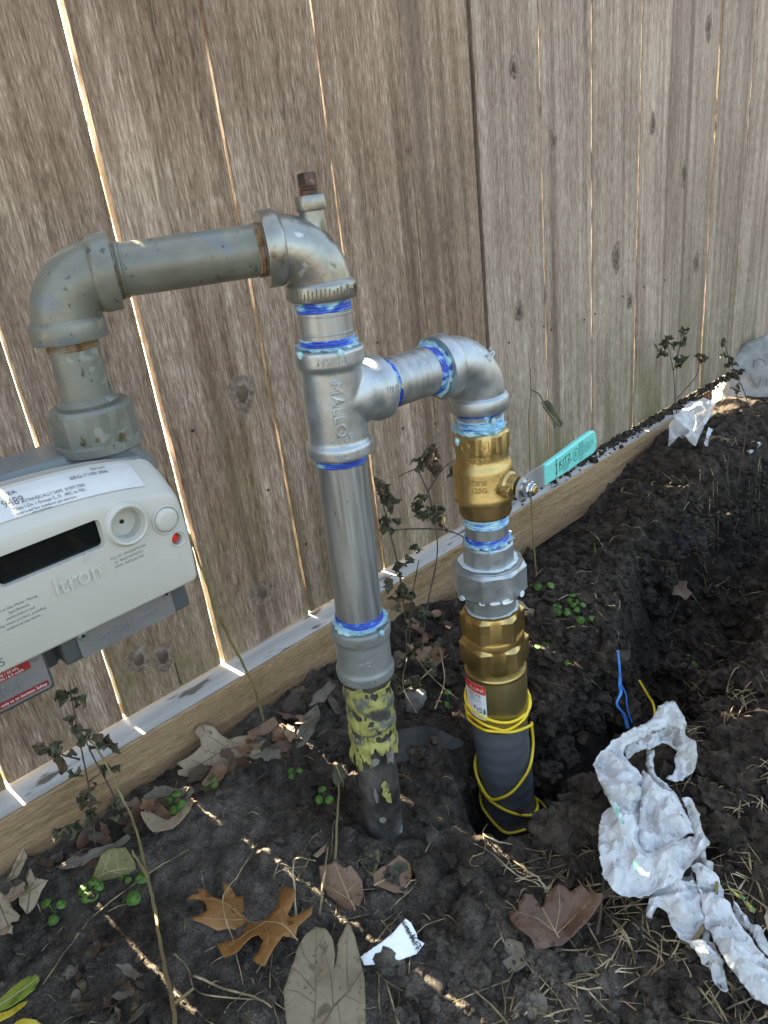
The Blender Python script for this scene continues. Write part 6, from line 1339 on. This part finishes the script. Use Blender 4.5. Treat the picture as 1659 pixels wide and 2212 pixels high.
# ------------------------------------------------------------------ plastic bag: strands of crumpled film, one continuous bag
def strand(rows, nv=34, pleat=.0042, seed=0, arch=.55, f=c8):
    """rows: x, y, half width, height above soil (mm)"""
    P = []; Wd = []
    for x, y, hw, h in rows:
        px_, py_ = f(x, y); g = onGv([px_], [py_])[2][0]; p = atZ(px_, py_, max(-.01, min(g, .04)) + h * .001)
        P.append(p); Wd.append(hw * .3551 * (p - CAM).length / 1600 * .97)
    pp = smoothpath(P, 13); ww = [v.x for v in smoothpath([Vector((w, 0, 0)) for w in Wd], 13)]
    vs = []; fs = []; n = len(pp); acc = 0
    for i in range(n):
        t = (pp[min(i + 1, n - 1)] - pp[max(i - 1, 0)]).normalized(); view = (pp[i] - CAM).normalized(); side = t.cross(view).normalized(); nr = side.cross(t).normalized()
        nr = nr if nr.dot(view) < 0 else -nr; nr = (nr + UP * .35).normalized()
        if i: acc += (pp[i] - pp[i - 1]).length
        for j in range(nv + 1):
            v = j / nv * 2 - 1
            X_ = v * ww[i]; a_ = 0.0; wx = float(vnoise(X_ * 60 + seed, acc * 45, 2)) * .010; wy = float(vnoise(X_ * 50, acc * 60 + seed, 7)) * .010
            for kf, (fq, th_, am) in enumerate(((9, .25, 2.4), (14, -.45, 1.7), (23, 1.0, .8), (34, .5, .5), (55, -.9, .25), (80, 1.5, .14))):
                th_ += seed * .7 * (1 if kf > 1 else .12); a_ += am * (abs(2 * ((fq * ((X_ + wx) * math.cos(th_) + (acc + wy) * math.sin(th_)) + seed * .37 + kf * .21) % 1) - 1) - .5)
            a_ *= 1.25
            w = max(ww[i], .002); off = arch * w * (1 - v * v) + pleat * a_ * min(1, w / .012) + .0022 * float(vnoise(v * 14, acc * 160, seed + 4)) * 2
            edge_ = 1 + .10 * float(vnoise(acc * 70, v * 2 + seed, 6)) * 2
            q = pp[i] + side * v * w * edge_ + nr * (off - arch * w * .5)
            vs.append(q)
    # keep film above the soil
    G_ = gz(np.array([v.x for v in vs]), np.array([v.y for v in vs]))
    for v, g in zip(vs, G_):
        if v.z < g + .001: v.z = float(g) + .001
    for i in range(n - 1):
        for j in range(nv): k = i * (nv + 1) + j; fs.append((k, k + 1, k + nv + 2, k + nv + 1))
    return MB().add(vs, fs)
bag = thing('plastic_bag', tuple(onG(*c8(800, 1250))), 'crumpled dirty white plastic bag lying twisted on the soil at the right', 'plastic bag')
def film(pts, h, n=(-.10, -.14, .98), ax=1.2, seed=0, puff=.007, amp=.0125, step=.0022, f=c8, fold=38):
    """traced sheet of thin film, puffed, pleated along ax (radians in the sheet) and creased"""
    poly = C(f, pts); cx = sum(a for a, b in poly) / len(poly); cy = sum(b for a, b in poly) / len(poly); n = Vector(n).normalized()
    gg = onGv([a for a, b in poly], [b for a, b in poly])[2]; g = max(-.005, min(.06, float(np.percentile(gg, 80)))); p0 = atZ(cx, cy, g + h)
    ex = n.cross(Vector((0, 1, 0))).normalized(); ey = n.cross(ex)
    def uv(q): w = atP(q[0], q[1], p0, n) - p0; return Vector((w.dot(ex), w.dot(ey)))
    bq = [uv(q) for q in poly]; bd_ = []
    for i in range(len(bq)):
        a, c = bq[i], bq[(i + 1) % len(bq)]; k = max(1, int((c - a).length / step))
        for q in range(k): bd_.append(a + (c - a) * q / k + (Vector((float(vnoise(i * 3.3 + q * .6, seed, 2)), float(vnoise(i * 1.7 + q * .6, seed + 9, 3)))) * .0022 if q else Vector((0, 0))))
    nb = len(bd_); bt = [(v.x, v.y) for v in bd_]; ptz = list(bd_); BX = np.array([v.x for v in bd_]); BY = np.array([v.y for v in bd_])
    for y in np.arange(BY.min(), BY.max(), step):
        for x in np.arange(BX.min(), BX.max(), step):
            q = (x + random.uniform(-.25, .25) * step, y + random.uniform(-.25, .25) * step)
            if inside(q, bt): ptz.append(Vector(q))
    tv, te, tf, *_r = delaunay_2d_cdt(ptz, [(i, (i + 1) % nb) for i in range(nb)], [], 1, 1e-8)
    tf = [t for t in tf if inside(sum((tv[i] for i in t), Vector((0, 0))) / len(t), bt)]
    x = np.array([v.x for v in tv]); y = np.array([v.y for v in tv])
    d = np.sqrt(((x[:, None] - BX) ** 2 + (y[:, None] - BY) ** 2).min(1))
    tri = lambda v: np.abs(2 * (v % 1) - 1) - .5
    wx = x + vnoise(x * 40 + seed, y * 40, 2) * .012; wy = y + vnoise(x * 38, y * 42 + seed, 7) * .012
    ca, sa = math.cos(ax), math.sin(ax); u = wx * sa - wy * ca; v = wx * ca + wy * sa      # u across the pleats
    def facets(sp, str_, sd):
        """heights of a sheet creased along random straight folds, long ones along the pleats"""
        rg = np.random.default_rng(sd); U0, U1, V0, V1 = u.min() - sp, u.max() + sp, v.min() - sp * str_, v.max() + sp * str_
        nu = max(2, int((U1 - U0) / sp)); nv = max(2, int((V1 - V0) / (sp * str_)))
        q = [Vector((U0 + (i + .5 + rg.uniform(-.42, .42)) * (U1 - U0) / nu, (V0 + (j + .5 + rg.uniform(-.42, .42)) * (V1 - V0) / nv) / str_)) for i in range(-1, nu + 1) for j in range(-1, nv + 1)]
        hq = rg.uniform(-1, 1, len(q)); r_ = delaunay_2d_cdt(q, [], [], 0, 1e-9); out = np.zeros_like(u); vv = v / str_
        org = [o_[0] for o_ in r_[3]]
        for t in r_[2]:
            (x0, y0), (x1, y1), (x2, y2) = [r_[0][i] for i in t]; de = (y1 - y2) * (x0 - x2) + (x2 - x1) * (y0 - y2)
            if abs(de) < 1e-12: continue
            l0 = ((y1 - y2) * (u - x2) + (x2 - x1) * (vv - y2)) / de; l1 = ((y2 - y0) * (u - x2) + (x0 - x2) * (vv - y2)) / de; l2 = 1 - l0 - l1
            mk = (l0 >= -1e-6) & (l1 >= -1e-6) & (l2 >= -1e-6); hh = [hq[org[i]] for i in t]; out[mk] = (l0 * hh[0] + l1 * hh[1] + l2 * hh[2])[mk]
        return out
    k_ = 38.0 / fold
    hgt = 1.15 * facets(.016 * k_, 3.0, seed + 3) + .62 * facets(.0085 * k_, 2.0, seed + 50) + .34 * facets(.0048, 1.3, seed + 90) + .8 * fbm(x * 20, y * 20, seed, 2)
    off = puff * (1 - np.exp(-d / .011)) + amp * hgt * np.minimum(1, .45 + d / .008)
    V = [p0 + ex * float(a) + ey * float(b_) + n * float(o_) for a, b_, o_ in zip(x, y, off)]
    G_ = gz(np.array([w.x for w in V]), np.array([w.y for w in V]))
    for w, g_ in zip(V, G_):
        if w.z < g_ + .002: w.z = float(g_) + .002 + .35 * max(0.0, w.z - float(g_) + .02) * .3
    return MB().add(V, [tuple(t) for t in tf])
FILM = [
 ([(1370,1470),(1450,1560),(1540,1660),(1650,1780),(1650,1860),(1540,1750),(1440,1650),(1380,1550)], dict(h=.012, ax=-.75, seed=7, fold=70)),
 ([(950,1350),(1060,1310),(1120,1280),(1180,1420),(1200,1570),(1250,1720),(1310,1840),(1350,1990),(1330,2010),(1200,1880),(1100,1740),(1010,1640),(960,1540),(910,1510),(875,1585),(840,1560),(855,1470),(880,1400)], dict(h=.014, ax=-.9, seed=6, fold=60)),
 ([(1060,830),(1110,820),(1160,920),(1190,1040),(1215,1200),(1280,1330),(1340,1450),(1400,1580),(1480,1680),(1582,1830),(1660,1960),(1660,2130),(1540,2060),(1440,1990),(1350,1880),(1250,1720),(1200,1560),(1170,1400),(1110,1250),(1150,1160),(1120,1000),(1080,900)], dict(h=.020, ax=-.9, seed=5, fold=55, puff=.009)),
 ([(1010,270),(1060,330),(1085,385),(1080,450),(1135,490),(1155,590),(1140,660),(1100,700),(1060,740),(1010,740),(960,720),(1000,700),(1020,650),(1010,600),(1030,560),(990,520),(940,500),(900,520),(870,540),(790,560),(720,600),(705,520),(790,480),(890,445),(960,410),(990,350)], dict(h=.048, n=(-.3,-.38,.87), ax=.4, seed=2, fold=45, amp=.009)),
 ([(850,540),(890,560),(880,640),(905,720),(1000,800),(930,800),(860,760),(835,640)], dict(h=.030, ax=1.4, seed=9, puff=.006)),
 ([(815,690),(880,750),(940,800),(1010,790),(1060,880),(1120,1000),(1130,1060),(1060,1080),(960,1130),(880,1180),(800,1170),(790,1050),(800,930)], dict(h=.034, ax=1.1, seed=3, fold=30)),
 ([(585,900),(640,870),(730,930),(790,1020),(830,1110),(880,1150),(960,1115),(1080,1065),(1180,1065),(1228,1110),(1190,1170),(1110,1240),(1050,1330),(960,1380),(860,1410),(740,1420),(640,1390),(590,1320),(555,1200),(550,1080),(562,980)], dict(h=.034, ax=.15, seed=4, fold=34, puff=.011)),
 ([(860,370),(905,290),(960,255),(1010,262),(1055,320),(1085,385),(1060,420),(1000,400),(940,425),(870,455),(790,490),(720,515),(708,570),(760,640),(820,720),(832,830),(822,930),(815,1040),(808,1135),(770,1080),(720,990),(660,930),(610,850),(560,760),(525,620),(560,560),(640,480),(740,430),(800,400)], dict(h=.058, n=(-.3,-.38,.87), ax=-1.1, seed=1, fold=34, puff=.009)),
]
for pts, kw in FILM: film(pts, **kw).build('film_fold', MT['bag'], bag, smooth=14, solid=.0002)
for pts, h in (([(635,870),(655,862),(690,930),(715,985),(700,1000),(670,950),(640,905)], .080), ([(760,1215),(785,1225),(800,1260),(850,1290),(875,1280),(860,1315),(810,1310),(770,1265)], .062)):
    film(pts, h + .004, seed=3, puff=.001, amp=.001, step=.002).build('green_print', MT['bagprint'], bag, smooth=50)
cl_ = thing('clear_plastic', tuple(onG(*c1(1050, 760))), 'crumpled clear plastic wrapper against the far end of the kick board', 'plastic wrapper')
for k, (pts, h) in enumerate([([(930,830),(938,700),(970,640),(1050,570),(1130,540),(1205,570),(1170,650),(1110,720),(1040,760),(970,790)], .040), ([(1030,760),(1110,700),(1180,600),(1190,640),(1130,720),(1095,820),(1060,800)], .045)]):
    film(pts, h, n=(-.7, -.6, .35), ax=.8, seed=20 + k, step=.006, amp=.012, puff=.02, f=c1).build('film_sheet', MT['clear'], cl_, smooth=30)
o = strand([(1375,880,10,6),(1400,850,14,10),(1440,815,18,12),(1470,800,8,10)], nv=8, seed=31, f=c1).build('plastic_scrap', MT['bag'], None, smooth=50); tag(o, 'small white plastic scrap near the right edge beyond the trench', 'plastic scrap')
o = strand([(1145,870,8,4),(1165,800,12,8),(1190,770,14,10)], nv=8, seed=33, f=c1).build('plastic_scrap', MT['bag'], None, smooth=50); tag(o, 'tiny white plastic scrap below the clear wrapper', 'plastic scrap')

# ------------------------------------------------------------------ unseen shrub added on the far side: breaks the sunbeams that slip through the gaps
sh = thing('added_sunbreak_shrub', (.7, 2.0, .012), 'leafy shrub added unseen behind the fence to break the sunbeams', 'shrub')
for k in range(9): 
    x = -.9 + k * .42; MB().sweep(smoothpath([Vector((x, 2.0, 0)), Vector((x + .1, 1.95, .6)), Vector((x - .05, 2.05, 1.3)), Vector((x + .1, 2.0, 2.2))], 4), .012, 6).build('trunk', MT['twig'], sh)
N_ = 6200; cx = RNG.uniform(-1.4, 3.0, N_); cy = 2.0 + RNG.normal(0, .25, N_); cz = RNG.uniform(.25, 2.6, N_); VV = []; FF = []
dens_ = fbm(cx * 4, cz * 4, 44, 3); kk = dens_ > -.20
for i in np.nonzero(kk)[0]:
    c = np.array([cx[i], cy[i], cz[i]]); a = RNG.normal(0, 1, 3); a /= np.linalg.norm(a); b = np.cross(a, RNG.normal(0, 1, 3)); b /= np.linalg.norm(b); s_ = RNG.uniform(.025, .06); n0 = len(VV) * 4
    VV.append(np.stack([c - a * s_, c + b * s_ * .45, c + a * s_, c - b * s_ * .45])); FF.append((n0, n0 + 1, n0 + 2, n0 + 3))
o = arrmesh('crown', np.concatenate(VV), np.array(FF), MT['tan'], False); o.parent = sh; o.location = -BASE[sh.name]
